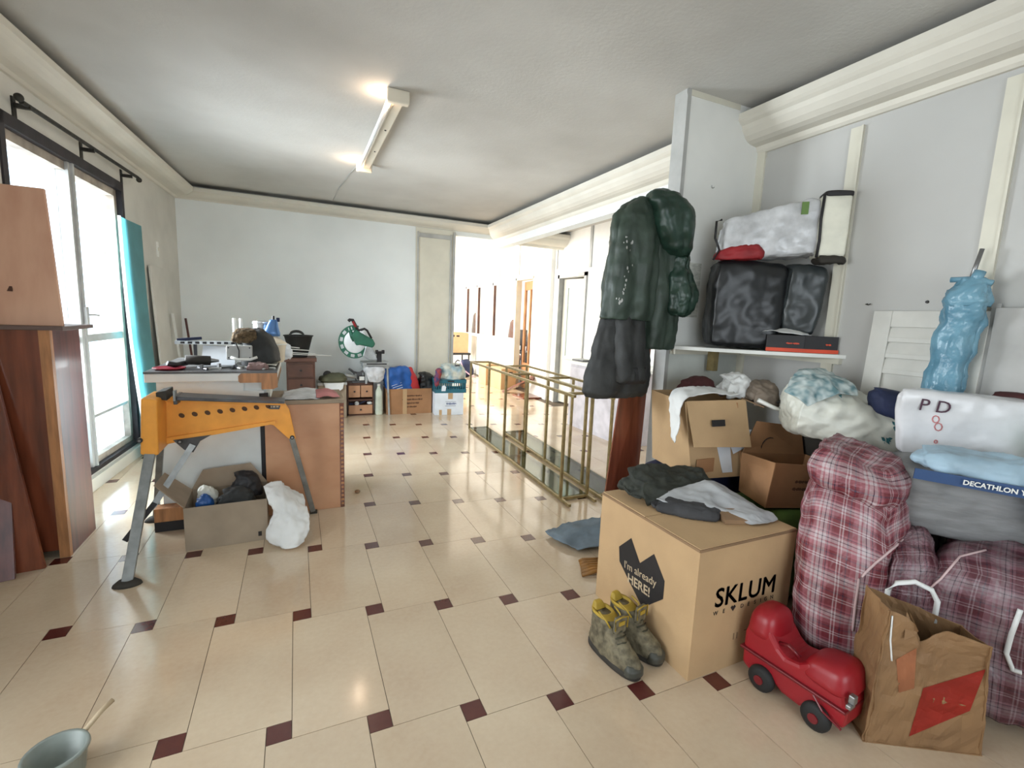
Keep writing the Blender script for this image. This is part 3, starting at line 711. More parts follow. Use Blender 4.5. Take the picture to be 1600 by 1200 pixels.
# teal board, bowed, leaning on the left wall
t = thing('teal_board', 'tall bowed teal insulation board leaning on the left wall past the window', 'board', (-1.3, 5.6, 0))
q = B(); ov = []
for i in range(13):
    z = 2.22*i/12; f = z/2.22; bow = -0.05*math.sin(f*math.pi)
    ov.append([Vector((xl(y)+.10*(1-f)+.035+bow*.4, y+bow*.6+.0*f, z)) for y in (5.36, 5.5, 5.7, 5.92)])
vs = [[q.verts.new(p) for p in r] for r in ov]
for a, b2 in zip(vs, vs[1:]):
    for k in range(3): q.faces.new((a[k], a[k+1], b2[k+1], b2[k]))
bmesh.ops.solidify(q, geom=q.faces[:], thickness=.02)
obj('panel', q, M_teal, t, world=True, smooth=False)
q = B()
for a, b2 in zip(ov, ov[1:]):
    hexa(q, [a[0]+Vector((-.002, -.006, 0)), a[0]+Vector((.022, -.006, 0)), a[0]+Vector((.022, -.001, 0)), a[0]+Vector((-.002, -.001, 0)), b2[0]+Vector((-.002, -.006, 0)), b2[0]+Vector((.022, -.006, 0)), b2[0]+Vector((.022, -.001, 0)), b2[0]+Vector((-.002, -.001, 0))])
obj('board_edge', q, M_shelf, t, world=True, label='white cut edge')
t = thing('grey_board', 'tall grey board leaning on the left wall right of the teal board', 'board', (-1.33, 6.2, 0))
q = B(); hexa(q, [(-1.30, 6.1, 0), (-1.28, 6.1, 0), (-1.25, 6.52, 0), (-1.27, 6.52, 0), (-1.385, 6.1, 1.86), (-1.365, 6.1, 1.86), (-1.34, 6.52, 1.86), (-1.36, 6.52, 1.86)])
obj('panel', q, M_wall_old, t, world=True, bevel=.003)
for nm, lb, x, y, z, mm_ in (('white_batten', 'thin white batten standing in the corner behind the counter', -1.30, 6.75, 1.36, M_shelf), ('brown_batten', 'thin red-brown batten standing in the corner behind the counter', -1.24, 7.12, 1.30, M_mahog_dark)):
    t = thing(nm, lb, 'batten', (x, y, 0)); q = B(); bar(q, (x+.1, y, 0), (x-.03, y+.03, z), .022, .03); obj('batten', q, mm_, t, world=True)
t = thing('wall_switch', 'narrow white switch plate high on the left wall near the corner', 'switch', (xl(6.47), 6.47, 2.06))
q = B(); hexa(q, [(xl(6.45)-.001, 6.45, 1.98), (xl(6.45)+.012, 6.45, 1.98), (xl(6.49)+.012, 6.49, 1.98), (xl(6.49)-.001, 6.49, 1.98), (xl(6.45)-.001, 6.45, 2.14), (xl(6.45)+.012, 6.45, 2.14), (xl(6.49)+.012, 6.49, 2.14), (xl(6.49)-.001, 6.49, 2.14)])
obj('plate', q, M_shelf, t, world=True)
q = B(); bx(q, xl(6.47)+.010, xl(6.47)+.02, 6.46, 6.48, 2.04, 2.08); obj('rocker', q, M_cream, t, world=True)

# white counter
t = thing('counter', 'white panelled counter with a dusty dark worktop and a chipped brown corner', 'counter', (-.5, 4.05, 0))
q = B(); bx(q, -.80, -.225, 3.66, 4.50, 0.0, .975); obj('body', q, M_counterw, t, world=True)
q = B(); bx(q, -.825, -.34, 3.645, 3.66, .0, .97); bx(q, -.34, -.215, 3.645, 3.66, 0, .90); obj('front_panel', q, M_counterw, t, world=True)
q = B(); bx(q, -.245, -.19, 3.64, 3.662, 0, .88); obj('corner_post', q, M_black, t, world=True)
q = B(); bx(q, -.87, -.13, 3.58, 4.56, .975, 1.03); obj('worktop', q, M_shelf, t, world=True, bevel=.004)
q = B(); bx(q, -.872, -.128, 3.575, 4.562, 1.03, 1.042); obj('worktop_surface', q, M_worktop, t, world=True)
q = B(); prism(q, [(-.36, .975), (-.36, 1.01), (-.345, 1.028), (-.127, 1.028), (-.127, .93), (-.155, .918), (-.225, .918), (-.225, .965), (-.35, .965)], 'y', 3.572, 3.60); obj('chipped_corner', q, M_orangewood, t, world=True)
for k in range(5):
    y0 = 3.68+k*.165
    q = B(); bx(q, -.226, -.20, y0+.012, y0+.153, .03, .965); obj('side_slat', q, M_counterw, t, world=True, bevel=.002)
q = B(); bx(q, -.205, -.13, 3.64, 4.54, .93, .974); obj('rail', q, M_card_in, t, world=True)
t = thing('wood_offcut', 'short wooden block on a black base beside the counter foot', 'wood block', (-.80, 3.60, 0))
q = B(); bx(q, -.86, -.69, 3.55, 3.64, .065, .155); obj('block', q, M_orangewood, t, world=True, bevel=.003)
q = B(); bx(q, -.86, -.69, 3.55, 3.64, 0, .065); obj('base', q, M_black, t, world=True)

# clutter on the counter, z = 1.042
ZC = 1.042
t = thing('hooded_visor', 'dark green cone-shaped hood with brown fleece rim lying on the counter', 'hood', (-.27, 3.95, ZC))
bm = loft([(0, -.13, .13, -.14, .14), (.09, -.125, .135, -.14, .14), (.18, -.08, .11, -.10, .12), (.245, -.03, .07, -.05, .08), (.262, .0, .04, -.02, .04)], n=2.6, folds=5, fold_amp=.08, amp=.008, freq=12)
tf(bm, Matrix.Translation((-.24, 3.98, ZC+.01)) @ Matrix.Rotation(math.radians(-12), 4, 'Y')); obj('hood', bm, M_raind, t, world=True, smooth=True)
bm = soft(boxc(-.45, -.27, 3.86, 4.02, 1.20, 1.31, (-.42, -.27, 3.88, 4.0)), n=10, k=2.6, amp=.01, freq=18, crease=.01, seed=3); obj('fleece_rim', bm, mat('brown_fleece', (98, 80, 56), .95, var=.2, scale=40, bump=.8, bscale=80), t, world=True, smooth=True)
t = thing('grey_tool_case', 'pale grey plate box in front of the dark green hood', 'box', (-.38, 3.83, ZC))
q = B(); bx(q, -.45, -.29, 3.80, 3.85, ZC+.055, ZC+.155); obj('case', q, M_greywhite, t, world=True, bevel=.008)
for x, z in ((-.435, .07), (-.305, .07), (-.435, .14), (-.305, .14)):
    q = B(); rod(q, (x, 3.80, ZC+z), (x, 3.796, ZC+z), .005, 8); obj('screw', q, M_black, t, world=True)
q = B(); tube(q, [(-.42, 3.78, ZC+.075), (-.38, 3.77, ZC+.06), (-.30, 3.77, ZC+.06), (-.26, 3.79, ZC+.075)], .010); obj('handle', q, M_shelf, t, world=True, smooth=True)
q = B(); tube(q, [(-.39, 3.797, ZC+.18), (-.37, 3.79, ZC+.12), (-.372, 3.785, ZC+.06)], .004, 6); obj('cable', q, M_black, t, world=True)
t = thing('white_metal_panel', 'tilted shiny white metal panel at the back left of the counter', 'panel', (-.6, 4.1, ZC))
q = B(); hexa(q, [(-.63, 3.98, ZC), (-.42, 3.98, ZC), (-.42, 4.20, ZC), (-.63, 4.2, ZC), (-.63, 4.1, ZC+.13), (-.42, 4.1, ZC+.13), (-.42, 4.12, ZC+.13), (-.63, 4.12, ZC+.13)]); obj('panel', q, M_whitecard, t, world=True)
t = thing('aluminium_rail', 'long pale aluminium rail with a notched edge lying across the counter', 'rail', (-.58, 4.15, ZC+.14))
q = B(); bar(q, (-.80, 4.10, ZC+.155), (-.36, 4.16, ZC+.15), .09, .022); obj('rail', q, M_alu, t, world=True)
for k in range(9):
    q = B(); bx(q, -.76+k*.045, -.735+k*.045, 4.055, 4.062, ZC+.148, ZC+.162); obj('notch', q, M_black, t, world=True)
q = B(); bar(q, (-.79, 4.12, ZC+.17), (-.64, 4.13, ZC+.185), .03, .02); obj('clamp', q, M_navy, t, world=True)
q = B(); bx(q, -.70, -.68, 4.16, 4.18, ZC, ZC+.15); bx(q, -.40, -.38, 4.20, 4.22, ZC, ZC+.15); obj('leg', q, M_black, t, world=True)
t = thing('power_drill', 'dark cordless drill body at the left of the counter top', 'power tool', (-.66, 3.85, ZC))
q = B(); rod(q, (-.70, 3.86, ZC+.05), (-.56, 3.90, ZC+.04), .033, 14); obj('motor_body', q, M_boot_d, t, world=True, smooth=True)
q = B(); rod(q, (-.56, 3.90, ZC+.04), (-.51, 3.915, ZC+.038), .018, 12, .008); obj('chuck', q, M_metal, t, world=True)
q = B(); tube(q, [(-.69, 3.87, ZC+.03), (-.74, 3.80, ZC+.02), (-.78, 3.76, ZC+.035)], .018); obj('grip', q, M_black, t, world=True, smooth=True)
t = thing('red_tray', 'flat crimson tray at the left corner of the counter top', 'tray', (-.76, 3.72, ZC))
q = B(); lathe(q, [(.0, .004), (.075, .002), (.088, .012), (.084, .014), (.07, .008), (.0, .008)], (-.765, 3.72, ZC), 20); obj('dish', q, mat('crimson', (150, 30, 56), .4), t, world=True, smooth=True)
q = B(); tube(q, arc((-.765, 3.72, ZC+.012), .088, 0, math.pi*2, 20, 'xy'), .004, 6); obj('rim', q, M_redcl, t, world=True)
random.seed(8)
for k in range(9):
    x = -.62+k*.055; y = 3.66+random.random()*.12
    t = thing('metal_part', ('small grey hardware piece, %s from the left among those along the counter front' % ('first', 'second', 'third', 'fourth', 'fifth', 'sixth', 'seventh', 'eighth', 'ninth')[k]), 'hardware', (x, y, ZC), random.random()*3, 'loose metal parts on the counter')
    q = B()
    if k % 3 == 0: bx(q, -.05, .05, -.012, .012, 0, .012); bx(q, -.05, -.035, -.012, .012, .012, .035)
    elif k % 3 == 1: rod(q, (-.05, 0, .009), (.05, .01, .009), .009, 8); rod(q, (.03, 0, .009), (.055, .008, .009), .016, 8)
    else: tube(q, [(-.05, 0, .008), (0, .03, .008), (.05, 0, .008), (.02, -.03, .008)], .007)
    obj('bracket', q, (M_metal, M_jaw, M_greywhite)[k % 3], t)
t = thing('rag', 'small greyish pink rag at the right of the counter top', 'rag', (-.25, 3.72, ZC))
bm = soft(boxc(-.32, -.20, 3.64, 3.74, ZC, ZC+.035), n=12, k=3, amp=.012, freq=20, crease=.014, seed=5, keep_z=ZC); obj('cloth', bm, mat('dusty_pink_cloth', (128, 104, 100), .9, var=.1), t, world=True, smooth=True)
t = thing('silver_duct', 'shiny silver duct section standing behind the dark hood', 'duct', (-.23, 4.30, ZC))
q = B(); lathe(q, [(.075, 0), (.078, .01), (.075, .02), (.075, .30), (.079, .31), (.075, .32), (.07, .32), (.07, .0)], (-.245, 4.33, ZC), 28); obj('duct_body', q, M_duct, t, world=True, smooth=True)
q = B(); tube(q, arc((-.245, 4.33, ZC+.30), .078, 0, 2*math.pi, 24, 'xy'), .004, 6); obj('collar', q, M_metal, t, world=True)
t = thing('white_tubes', 'pair of short white tubes standing behind the dark hood', 'tube', (-.42, 4.30, ZC))
for x in (-.445, -.40):
    q = B(); rod(q, (x, 4.30, ZC), (x, 4.30, ZC+.335), .013, 12); obj('tube', q, M_shelf, t, world=True, smooth=True)
t = thing('white_bucket', 'cream tub with rounded lid at the back right of the counter', 'bucket', (-.12, 4.35, ZC))
q = B(); lathe(q, [(.085, 0), (.10, .02), (.11, .13), (.115, .14), (.115, .155), (.10, .165), (.05, .20), (.0, .205)], (-.25+.06, 4.20, ZC), 28); obj('tub', q, mat('cream_tub', (222, 210, 188), .5, var=.03), t, world=True, smooth=True)
q = B(); tube(q, arc((-.19, 4.20, ZC+.145), .116, 0, 2*math.pi, 24, 'xy'), .006, 6); obj('lid_rim', q, M_shelf, t, world=True)
t = thing('threaded_rods', 'bundle of thin white rods wrapped in plastic poking past the counter', 'rods', (-.02, 4.3, ZC+.1))
for k, (dy, dz, L_) in enumerate(((0, .03, .20), (.02, .0, .24), (-.02, -.012, .36), (.01, .05, .12))):
    q = B(); rod(q, (-.14, 4.26+dy, ZC+.075+dz), (-.10+L_, 4.24+dy, ZC+.06+dz), .0035, 6); obj('rod', q, M_shelf, t, world=True)
bm = soft(boxc(-.16, -.05, 4.19, 4.30, ZC, ZC+.14), n=10, k=2.5, amp=.012, freq=20, crease=.015, seed=9, keep_z=ZC); obj('plastic_wrap', bm, M_whitecard, t, world=True, smooth=True)
t = thing('blue_spray_gun', 'blue and silver bottle-shaped tool standing on the cream tub', 'tool', (-.17, 4.2, ZC+.2))
bm = loft([(0, -.06, .06, -.035, .035), (.02, -.062, .062, -.04, .04), (.08, -.035, .05, -.03, .03), (.13, -.01, .045, -.022, .022)], n=2.6); tf(bm, Matrix.Translation((-.18, 4.20, ZC+.206))); obj('body', bm, mat('steel_blue', (78, 118, 168), .3, .3), t, world=True, smooth=True)
q = B(); rod(q, (-.165, 4.2, ZC+.335), (-.165, 4.2, ZC+.365), .009, 10); obj('nozzle', q, M_black, t, world=True)
q = B(); bx(q, -.145, -.12, 4.185, 4.215, ZC+.32, ZC+.352); obj('cap', q, M_navy, t, world=True, bevel=.004)
t = thing('white_sheet_scrap', 'crumpled white plastic scrap at the rear right edge of the counter', 'plastic scrap', (-.18, 4.0, ZC))
bm = sheet([[(-.26, 3.80, ZC+.012), (-.19, 3.80, ZC+.02), (-.14, 3.82, ZC+.012)], [(-.24, 3.92, ZC+.03), (-.18, 3.93, ZC+.02), (-.135, 3.94, ZC+.016)], [(-.22, 4.05, ZC+.02), (-.17, 4.06, ZC+.03), (-.135, 4.06, ZC+.02)]], amp=.004, crease=.003, th=.002); obj('sheet', bm, M_whitepl, t, world=True, smooth=True)

# orange work bench
t = thing('folding_workbench', 'orange folding workbench with dark jaws and long grey legs', 'workbench', (-.42, 3.40, 0))
q = B(); prism(q, [(-.745, .90), (-.08, .845), (-.055, .80), (-.02, .60), (-.045, .585), (-.075, .615), (-.15, .70), (-.20, .715), (-.745, .615)], 'y', 3.405, 3.43)
obj('side_beam', q, M_orange, t, world=True, bevel=.004)
q = B(); prism(q, [(-.745, .915), (-.085, .86), (-.085, .835), (-.745, .885)], 'y', 3.385, 3.45); obj('top_flange', q, M_orange, t, world=True, bevel=.003)
q = B(); prism(q, [(-.745, .66), (-.14, .735), (-.14, .715), (-.745, .625)], 'y', 3.39, 3.41); obj('lower_flange', q, M_orange, t, world=True)
q = B(); prism(q, [(-.82, .615), (-.735, .605), (-.725, .925), (-.80, .94)], 'y', 3.20, 3.47); obj('end_plate', q, M_orange, t, world=True, bevel=.010)
for k in range(8):
    x = -.652+k*.0675; z = .793+(.0055*k if k < 20 else 0)
    q = B(); rod(q, (x, 3.407, z), (x, 3.3995, z), .0125, 16); tf(q, Matrix.Translation((x, 0, z)) @ Matrix.Rotation(.7, 4, 'Y') @ Matrix.Scale(1.35, 4, (1, 0, 0)) @ Matrix.Translation((-x, 0, -z))); obj('slot', q, mat('slot_dark', (84, 54, 26), .7), t, world=True)
q = B(); prism(q, [(-.185, .845), (-.105, .84), (-.115, .808), (-.175, .812)], 'y', 3.401, 3.406); obj('rating_label', q, M_jaw, t, world=True, label='small dark label')
for k in range(3):
    q = B(); bx(q, -.172+k*.02, -.158+k*.02, 3.3995, 3.4012, .822, .832); obj('printed_mark', q, M_inklight, t, world=True)
q = B(); prism(q, [(-.66, .928), (-.08, .875), (-.08, .862), (-.66, .905)], 'y', 3.30, 3.46); bar(q, (-.66, 3.30, .905), (-.66, 3.46, .905), .02, .05); obj('front_jaw', q, M_jaw, t, world=True, bevel=.003)
q = B(); prism(q, [(-.665, .965), (-.655, .965), (-.655, .905), (-.665, .905)], 'y', 3.28, 3.33); obj('jaw_stop', q, M_steel, t, world=True)
q = B(); hexa(q, [(-.752, 3.30, .915), (-.70, 3.30, .905), (-.70, 3.47, .905), (-.752, 3.47, .915), (-.752, 3.30, .955), (-.70, 3.30, .965), (-.70, 3.47, .965), (-.752, 3.47, .955)]); obj('rear_jaw', q, M_boot_d, t, world=True, bevel=.004)
def leg(a, b, wd=.042, foot=True):
    q = B(); bar(q, a, b, wd, .022, (0, 1, 0)); L_ = obj('leg', q, M_steel, t, world=True, bevel=.003)
    if foot:
        f = B(); lathe(f, [(.0, .02), (.035, .03), (.055, .012), (.06, 0), (0, 0)], (b[0], b[1], 0), 16)
        bmesh.ops.scale(f, vec=(1.1, .7, 1), verts=f.verts, space=Matrix.Translation((-b[0], -b[1], 0))); f2 = obj('foot', f, M_boot_d, None, smooth=True)
        f2.parent = L_; f2.location = -Vector(t.location)
leg((-.775, 3.22, .63), (-.835, 2.90, .012), .05)
leg((-.775, 3.45, .63), (-.90, 3.76, .012), .035)
leg((-.045, 3.41, .61), (.085, 3.55, .0), .034, False)
q = B(); bx(q, .06, .11, 3.535, 3.565, 0, .02); obj('leg_cap', q, M_boot_d, t, world=True)
q = B(); prism(q, [(-.70, .645), (-.50, .665), (-.56, .63), (-.60, .56), (-.645, .58)], 'y', 3.385, 3.40); obj('brace_bracket', q, M_jaw, t, world=True)
q = B(); bar(q, (-.60, 3.385, .61), (-.80, 3.30, .27), .034, .016, (0, 1, 0)); obj('diagonal_brace', q, M_steel, t, world=True)
q = B(); bar(q, (-.79, 3.302, .29), (-.93, 3.245, .10), .03, .02, (0, 1, 0)); obj('brace_tip', q, M_black, t, world=True)
for p in ((-.665, 3.38, .633), (-.042, 3.40, .612), (-.815, 3.19, .70)):
    q = B(); rod(q, p, (p[0], p[1]+.03, p[2]), .014, 12); obj('bolt', q, M_black, t, world=True)
    q = B(); rod(q, (p[0], p[1]-.004, p[2]), (p[0], p[1]+.002, p[2]), .007, 8); obj('rivet', q, M_metal, t, world=True)

# brown desk
t = thing('veneered_desk', 'worn brown veneered desk on its end with a chipped light edge, behind the workbench', 'desk', (.05, 3.9, 0))
q = B(); bx(q, -.215, .275, 3.60, 3.625, 0, .80); obj('front_panel', q, M_deskwood, t, world=True, bevel=.002)
q = B(); bx(q, .275, .305, 3.60, 3.625, 0, .80); obj('banded_edge', q, M_mahog, t, world=True, bevel=.002)
for k in range(24):
    q = B(); r = .006+random.random()*.005; prism(q, [(.290-r, .02+k*.032), (.293+r, .023+k*.032), (.292+r*.8, .036+k*.032), (.288-r*.7, .038+k*.032)], 'y', 3.5975, 3.6005); obj('edge_chip', q, M_orangewood, t, world=True)
q = B(); bx(q, .28, .305, 3.625, 4.05, 0, .80); obj('side_panel', q, M_deskwood, t, world=True)
q = B(); bx(q, -.18, -.155, 3.625, 4.05, 0, .80); obj('side_panel', q, M_deskwood, t, world=True)
q = B(); bx(q, -.18, .31, 3.59, 4.07, .80, .828); obj('desk_top', q, M_card_grey, t, world=True, bevel=.003)
t = thing('plastic_sheet', 'clear crumpled plastic with pinkish print on the brown desk top', 'plastic sheet', (.1, 3.8, .828))
bm = sheet([[(-.12, 3.62, .836), (.0, 3.61, .84), (.14, 3.62, .838)], [(-.1, 3.75, .85), (.02, 3.76, .86), (.16, 3.75, .845)], [(-.1, 3.9, .85), (.05, 3.92, .87), (.2, 3.9, .85)]], amp=.008, crease=.006, th=.002, seed=4); obj('sheet', bm, M_clearbag, t, world=True, smooth=True)
t = thing('printed_wrapper', 'pink and red printed wrapper at the right of the desk top', 'wrapper', (.2, 3.75, .828))
bm = sheet([[(.12, 3.62, .845), (.2, 3.62, .85), (.28, 3.63, .84)], [(.12, 3.8, .875), (.2, 3.8, .88), (.27, 3.8, .85)]], amp=.008, crease=.006, th=.002, seed=6); obj('wrapper', bm, M_pinkprint, t, world=True, smooth=True)

# open junk box in front of the counter
t = thing('open_carton', 'open greyish cardboard box of odds and ends under the orange workbench', 'cardboard box', (-.42, 3.38, 0), 0.04)
def carton(t, w, d, h, m_out, th=.005):
    q = B(); bx(q, -w/2, w/2, -d/2, -d/2+th, 0, h); obj('front_wall', q, m_out, t)
    q = B(); bx(q, -w/2, w/2, d/2-th, d/2, 0, h); obj('back_wall', q, m_out, t)
    for s in (-1, 1):
        q = B(); a = s*(w/2-th/2); bx(q, a-th/2, a+th/2, -d/2+th, d/2-th, 0, h); obj('side_wall', q, m_out, t)
    q = B(); bx(q, -w/2+th, w/2-th, -d/2+th, d/2-th, 0.001, th); obj('bottom', q, m_out, t)
carton(t, .44, .34, .27, M_card_grey)
def flap(t, p0, p1, p2, p3, m_, th=.005, name='flap'):
    q = B(); n = (Vector(p1)-Vector(p0)).cross(Vector(p3)-Vector(p0)).normalized()*th
    hexa(q, [Vector(p) for p in (p0, p1, p2, p3)]+[Vector(p)+n for p in (p0, p1, p2, p3)]); return obj(name, q, m_, t)
flap(t, (-.22, -.16, .27), (-.22, .16, .27), (-.36, .16, .40), (-.36, -.14, .42), M_card_grey)
flap(t, (-.22, .168, .27), (.22, .168, .27), (.12, .22, .40), (-.16, .22, .38), M_card_grey)
flap(t, (.22, .16, .27), (.22, -.16, .27), (.30, -.12, .17), (.30, .14, .17), M_card_in)
q = B(); bx(q, .165, .185, -.171, -.170, .03, .06); obj('printed_mark', q, M_ink, t)
for nm, lb, c, mm_, sd, kk in (
    ('black_cloth', 'black cloth heaped at the back of the open box', boxc(-.44, -.23, 3.38, 3.54, .20, .385, (-.40, -.27, 3.42, 3.52)), M_black, 3, 2.4),
    ('grey_cloth', 'dark grey striped cloth folded over the middle of the open box', boxc(-.52, -.26, 3.26, 3.40, .18, .315, (-.46, -.30, 3.30, 3.38)), M_raind, 5, 2.6),
    ('blue_bag', 'small blue plastic bundle at the left of the open box', boxc(-.60, -.50, 3.25, 3.36, .18, .30, (-.58, -.51, 3.28, 3.34)), M_blue, 6, 2.6),
    ('white_bag', 'small white plastic bundle at the left rear of the open box', boxc(-.60, -.50, 3.37, 3.46, .18, .325), M_whitepl, 7, 2.6)):
    u = thing(nm, lb, 'cloth' if 'cloth' in nm else 'plastic bag', ((c[0][0]+c[1][0])/2, (c[0][1]+c[2][1])/2, .18))
    obj('fabric' if 'cloth' in nm else 'plastic', soft(c, n=12, k=kk, amp=.012, freq=14, crease=.014, seed=sd), mm_, u, world=True, smooth=True)
u = thing('white_cloth', 'large white plastic sheet draped over the right side of the open box', 'plastic sheet', (-.08, 3.2, 0))
bm = sheet([[(-.21, 3.32, .30), (-.15, 3.36, .325), (-.06, 3.36, .27), (.01, 3.33, .22)],
            [(-.19, 3.22, .27), (-.13, 3.20, .27), (-.05, 3.18, .23), (.03, 3.20, .18)],
            [(-.155, 3.18, .20), (-.11, 3.13, .17), (-.03, 3.12, .15), (.04, 3.16, .13)],
            [(-.19, 3.12, .08), (-.12, 3.06, .06), (-.03, 3.05, .07), (.035, 3.10, .08)],
            [(-.16, 3.10, .025), (-.10, 3.05, .012), (-.04, 3.02, .01), (.01, 3.06, .03)]], n=10, m_=10, amp=.012, crease=.020, freq=11, seed=3, th=.003)
obj('sheet', bm, M_whitecl, u, world=True, smooth=True)

# ================================================================== ALONG THE BACK WALL
YW = YB
t = thing('walnut_chest', 'dark walnut chest of drawers behind the counter, black bucket on top', 'chest', (.05, 6.75, 0))
q = B(); bx(q, -.13, .21, 6.62, 6.95, 0, .80); obj('body', q, M_chestwood, t, world=True)
q = B(); bx(q, -.15, .23, 6.59, 6.97, .80, .85); obj('chest_top', q, M_chestwood, t, world=True, bevel=.006)
for k in range(4):
    q = B(); bx(q, -.11, .19, 6.60, 6.62, .03+k*.19, .20+k*.19); d_ = obj('drawer', q, M_chestwood, t, world=True, bevel=.005)
    q = B(); lathe(q, [(0, -.02), (.014, -.016), (.01, -.008), (.006, 0), (0, 0)], (.04, 6.60, .12+k*.19), 10, 'y'); o = obj('knob', q, M_black, None); o.parent = d_; o.location = -Vector(t.location)
t = thing('black_bucket', 'black flexible bucket with two handles on the dark walnut chest', 'bucket', (.02, 6.75, .85))
q = B(); lathe(q, [(.0, 0), (.10, 0), (.105, .01), (.17, .27), (.182, .275), (.18, .285), (.163, .282), (.10, .02), (0, .02)], (.02, 6.76, .85), 28); obj('bucket_body', q, M_rubber, t, world=True, smooth=True)
for s in (-1, 1):
    q = B(); tube(q, arc((.0, 6.76+s*.165, 1.125), .085, 0, math.pi, 12, 'xz', .06), .011, 8); obj('handle', q, M_rubber, t, world=True, smooth=True)
# small pine drawer units
t = thing('drawer_unit', 'small pine drawer unit on the floor beneath the mitre saw stand', 'drawers', (.81, 7.0, 0))
q = B(); bx(q, .63, .99, 6.90, 7.15, 0, .02); bx(q, .63, .99, 6.90, 7.15, .44, .465); bx(q, .63, .99, 6.90, 7.15, .21, .235); bx(q, .63, .645, 6.9, 7.15, 0, .46); bx(q, .975, .99, 6.9, 7.15, 0, .46); bx(q, .63, .99, 7.13, 7.15, 0, .46); obj('carcass', q, M_chestwood, t, world=True)
for x0, x1, z0, z1 in ((.648, .805, .265, .435), (.815, .972, .265, .435), (.648, .972, .025, .15)):
    q = B(); bx(q, x0, x1, 6.885, 6.905, z0, z1); bx(q, x0, x1, 6.905, 7.10, z0, z0+.01); d_ = obj('drawer', q, M_drawerwood, t, world=True, bevel=.003)
    q = B(); lathe(q, [(0, -.02), (.013, -.015), (.008, -.006), (.006, 0), (0, 0)], ((x0+x1)/2, 6.885, (z0+z1)/2), 10, 'y'); o = obj('knob', q, M_black, None); o.parent = d_; o.location = -Vector(t.location)
t = thing('cable_bundle', 'grey cable and small white pieces in the open bay of the pine drawers', 'cable', (.8, 6.95, .15))
q = B(); tube(q, [(.68, 6.92, .16), (.74, 6.90, .18), (.80, 6.92, .165), (.86, 6.91, .20), (.92, 6.93, .22)], .007); bx(q, .66, .70, 6.905, 6.93, .155, .18); obj('cable', q, M_navy, t, world=True)
q = B(); rod(q, (.76, 6.895, .175), (.76, 6.92, .175), .03, 14); obj('disc', q, M_greywhite, t, world=True)
bm = soft(boxc(.90, .98, 6.90, 6.97, .152, .19), n=8, k=2.4, amp=.005, crease=.004, freq=20); obj('wadding', bm, M_whitecl, t, world=True, smooth=True)
t = thing('olive_hat', 'flat olive cloth hat lying left of the pine drawer unit', 'hat', (.45, 6.85, .45))
bm = loft([(.0, -.16, .14, -.10, .10), (.03, -.20, .17, -.13, .12), (.07, -.19, .16, -.12, .12), (.11, -.10, .13, -.08, .09), (.125, -.03, .06, -.03, .03)], amp=.008, freq=10, folds=5, fold_amp=.05); tf(bm, Matrix.Translation((.46, 6.84, .50))); obj('crown', bm, mat('dull_olive_cloth', (88, 88, 66), .85, var=.1), t, world=True, smooth=True)
t = thing('storage_chest', 'low dark storage chest left of the pine drawers, half hidden by the desk', 'chest', (.43, 6.95, 0))
q = B(); bx(q, .25, .61, 6.78, 7.12, 0, .46); obj('body', q, M_card_grey, t, world=True, bevel=.004)
q = B(); bx(q, .24, .62, 6.77, 7.13, .46, .50); obj('lid', q, M_greywhite, t, world=True, bevel=.006)
t = thing('white_rag', 'white crumpled rag on the front edge of the low chest', 'rag', (.5, 6.76, .42))
bm = sheet([[(.32, 6.762, .50), (.45, 6.762, .505), (.58, 6.762, .50)], [(.34, 6.755, .40), (.45, 6.75, .36), (.56, 6.755, .41)]], amp=.006, crease=.008, freq=20); obj('cloth', bm, M_whitecl, t, world=True, smooth=True)

# mitre saw on a light stand
t = thing('mitre_saw', 'green mitre saw with black handle and round blade guard before the white wall', 'mitre saw', (.95, 6.95, .72))
cx_, cz_ = .78, 1.075; Yb = 6.92
q = B(); out = arc((cx_, 0, cz_), .25, math.radians(75), math.radians(330), 28); inn = arc((cx_, 0, cz_), .17, math.radians(330), math.radians(75), 28)
pts = [(p[0], p[2]) for p in out+inn]; prism(q, pts, 'y', Yb-.02, Yb+.035); obj('blade_guard', q, M_sawgreen, t, world=True)
for k in range(7):
    a = math.radians(110+k*30); q = B(); cxx, czz = cx_+.21*math.cos(a), cz_+.21*math.sin(a)
    q = B(); bx(q, -.022, .022, Yb-.024, Yb-.019, -.03, .03); tf(q, Matrix.Translation((cxx, 0, czz)) @ Matrix.Rotation(-a, 4, 'Y')); obj('guard_slot', q, M_alu, t, world=True)
q = B(); lathe(q, [(0, -.003), (.20, -.003), (.20, .003), (0, .003)], (cx_+.01, Yb, cz_), 40, 'y'); obj('saw_blade', q, M_duct, t, world=True)
q = B(); prism(q, [(.72, 1.18), (.80, 1.27), (.86, 1.22), (1.06, 1.12), (1.10, 1.05), (1.06, .99), (.86, 1.03), (.80, 1.02)], 'y', Yb-.06, Yb+.05); obj('motor_housing', q, M_sawgreen, t, world=True, bevel=.02)
q = B(); tube(q, [(.68, Yb-.03, 1.38), (.70, Yb-.03, 1.40), (.745, Yb-.03, 1.40), (.80, Yb-.03, 1.30), (.83, Yb-.03, 1.24)], .024); obj('front_handle', q, M_black, t, world=True, smooth=True)
q = B(); tube(q, [(.745, Yb-.05, 1.38), (.79, Yb-.05, 1.30)], .018); obj('trigger', q, M_redcl, t, world=True, smooth=True)
q = B(); tube(q, [(.84, Yb-.03, 1.25), (.93, Yb-.03, 1.275), (.97, Yb-.03, 1.25), (1.04, Yb-.03, 1.13)], .017); obj('carry_handle', q, M_black, t, world=True, smooth=True)
q = B(); tube(q, [(.70, Yb, 1.30), (.735, Yb, 1.15), (.77, Yb, 1.09)], .03); obj('arm_arch', q, M_sawgreen, t, world=True, smooth=True)
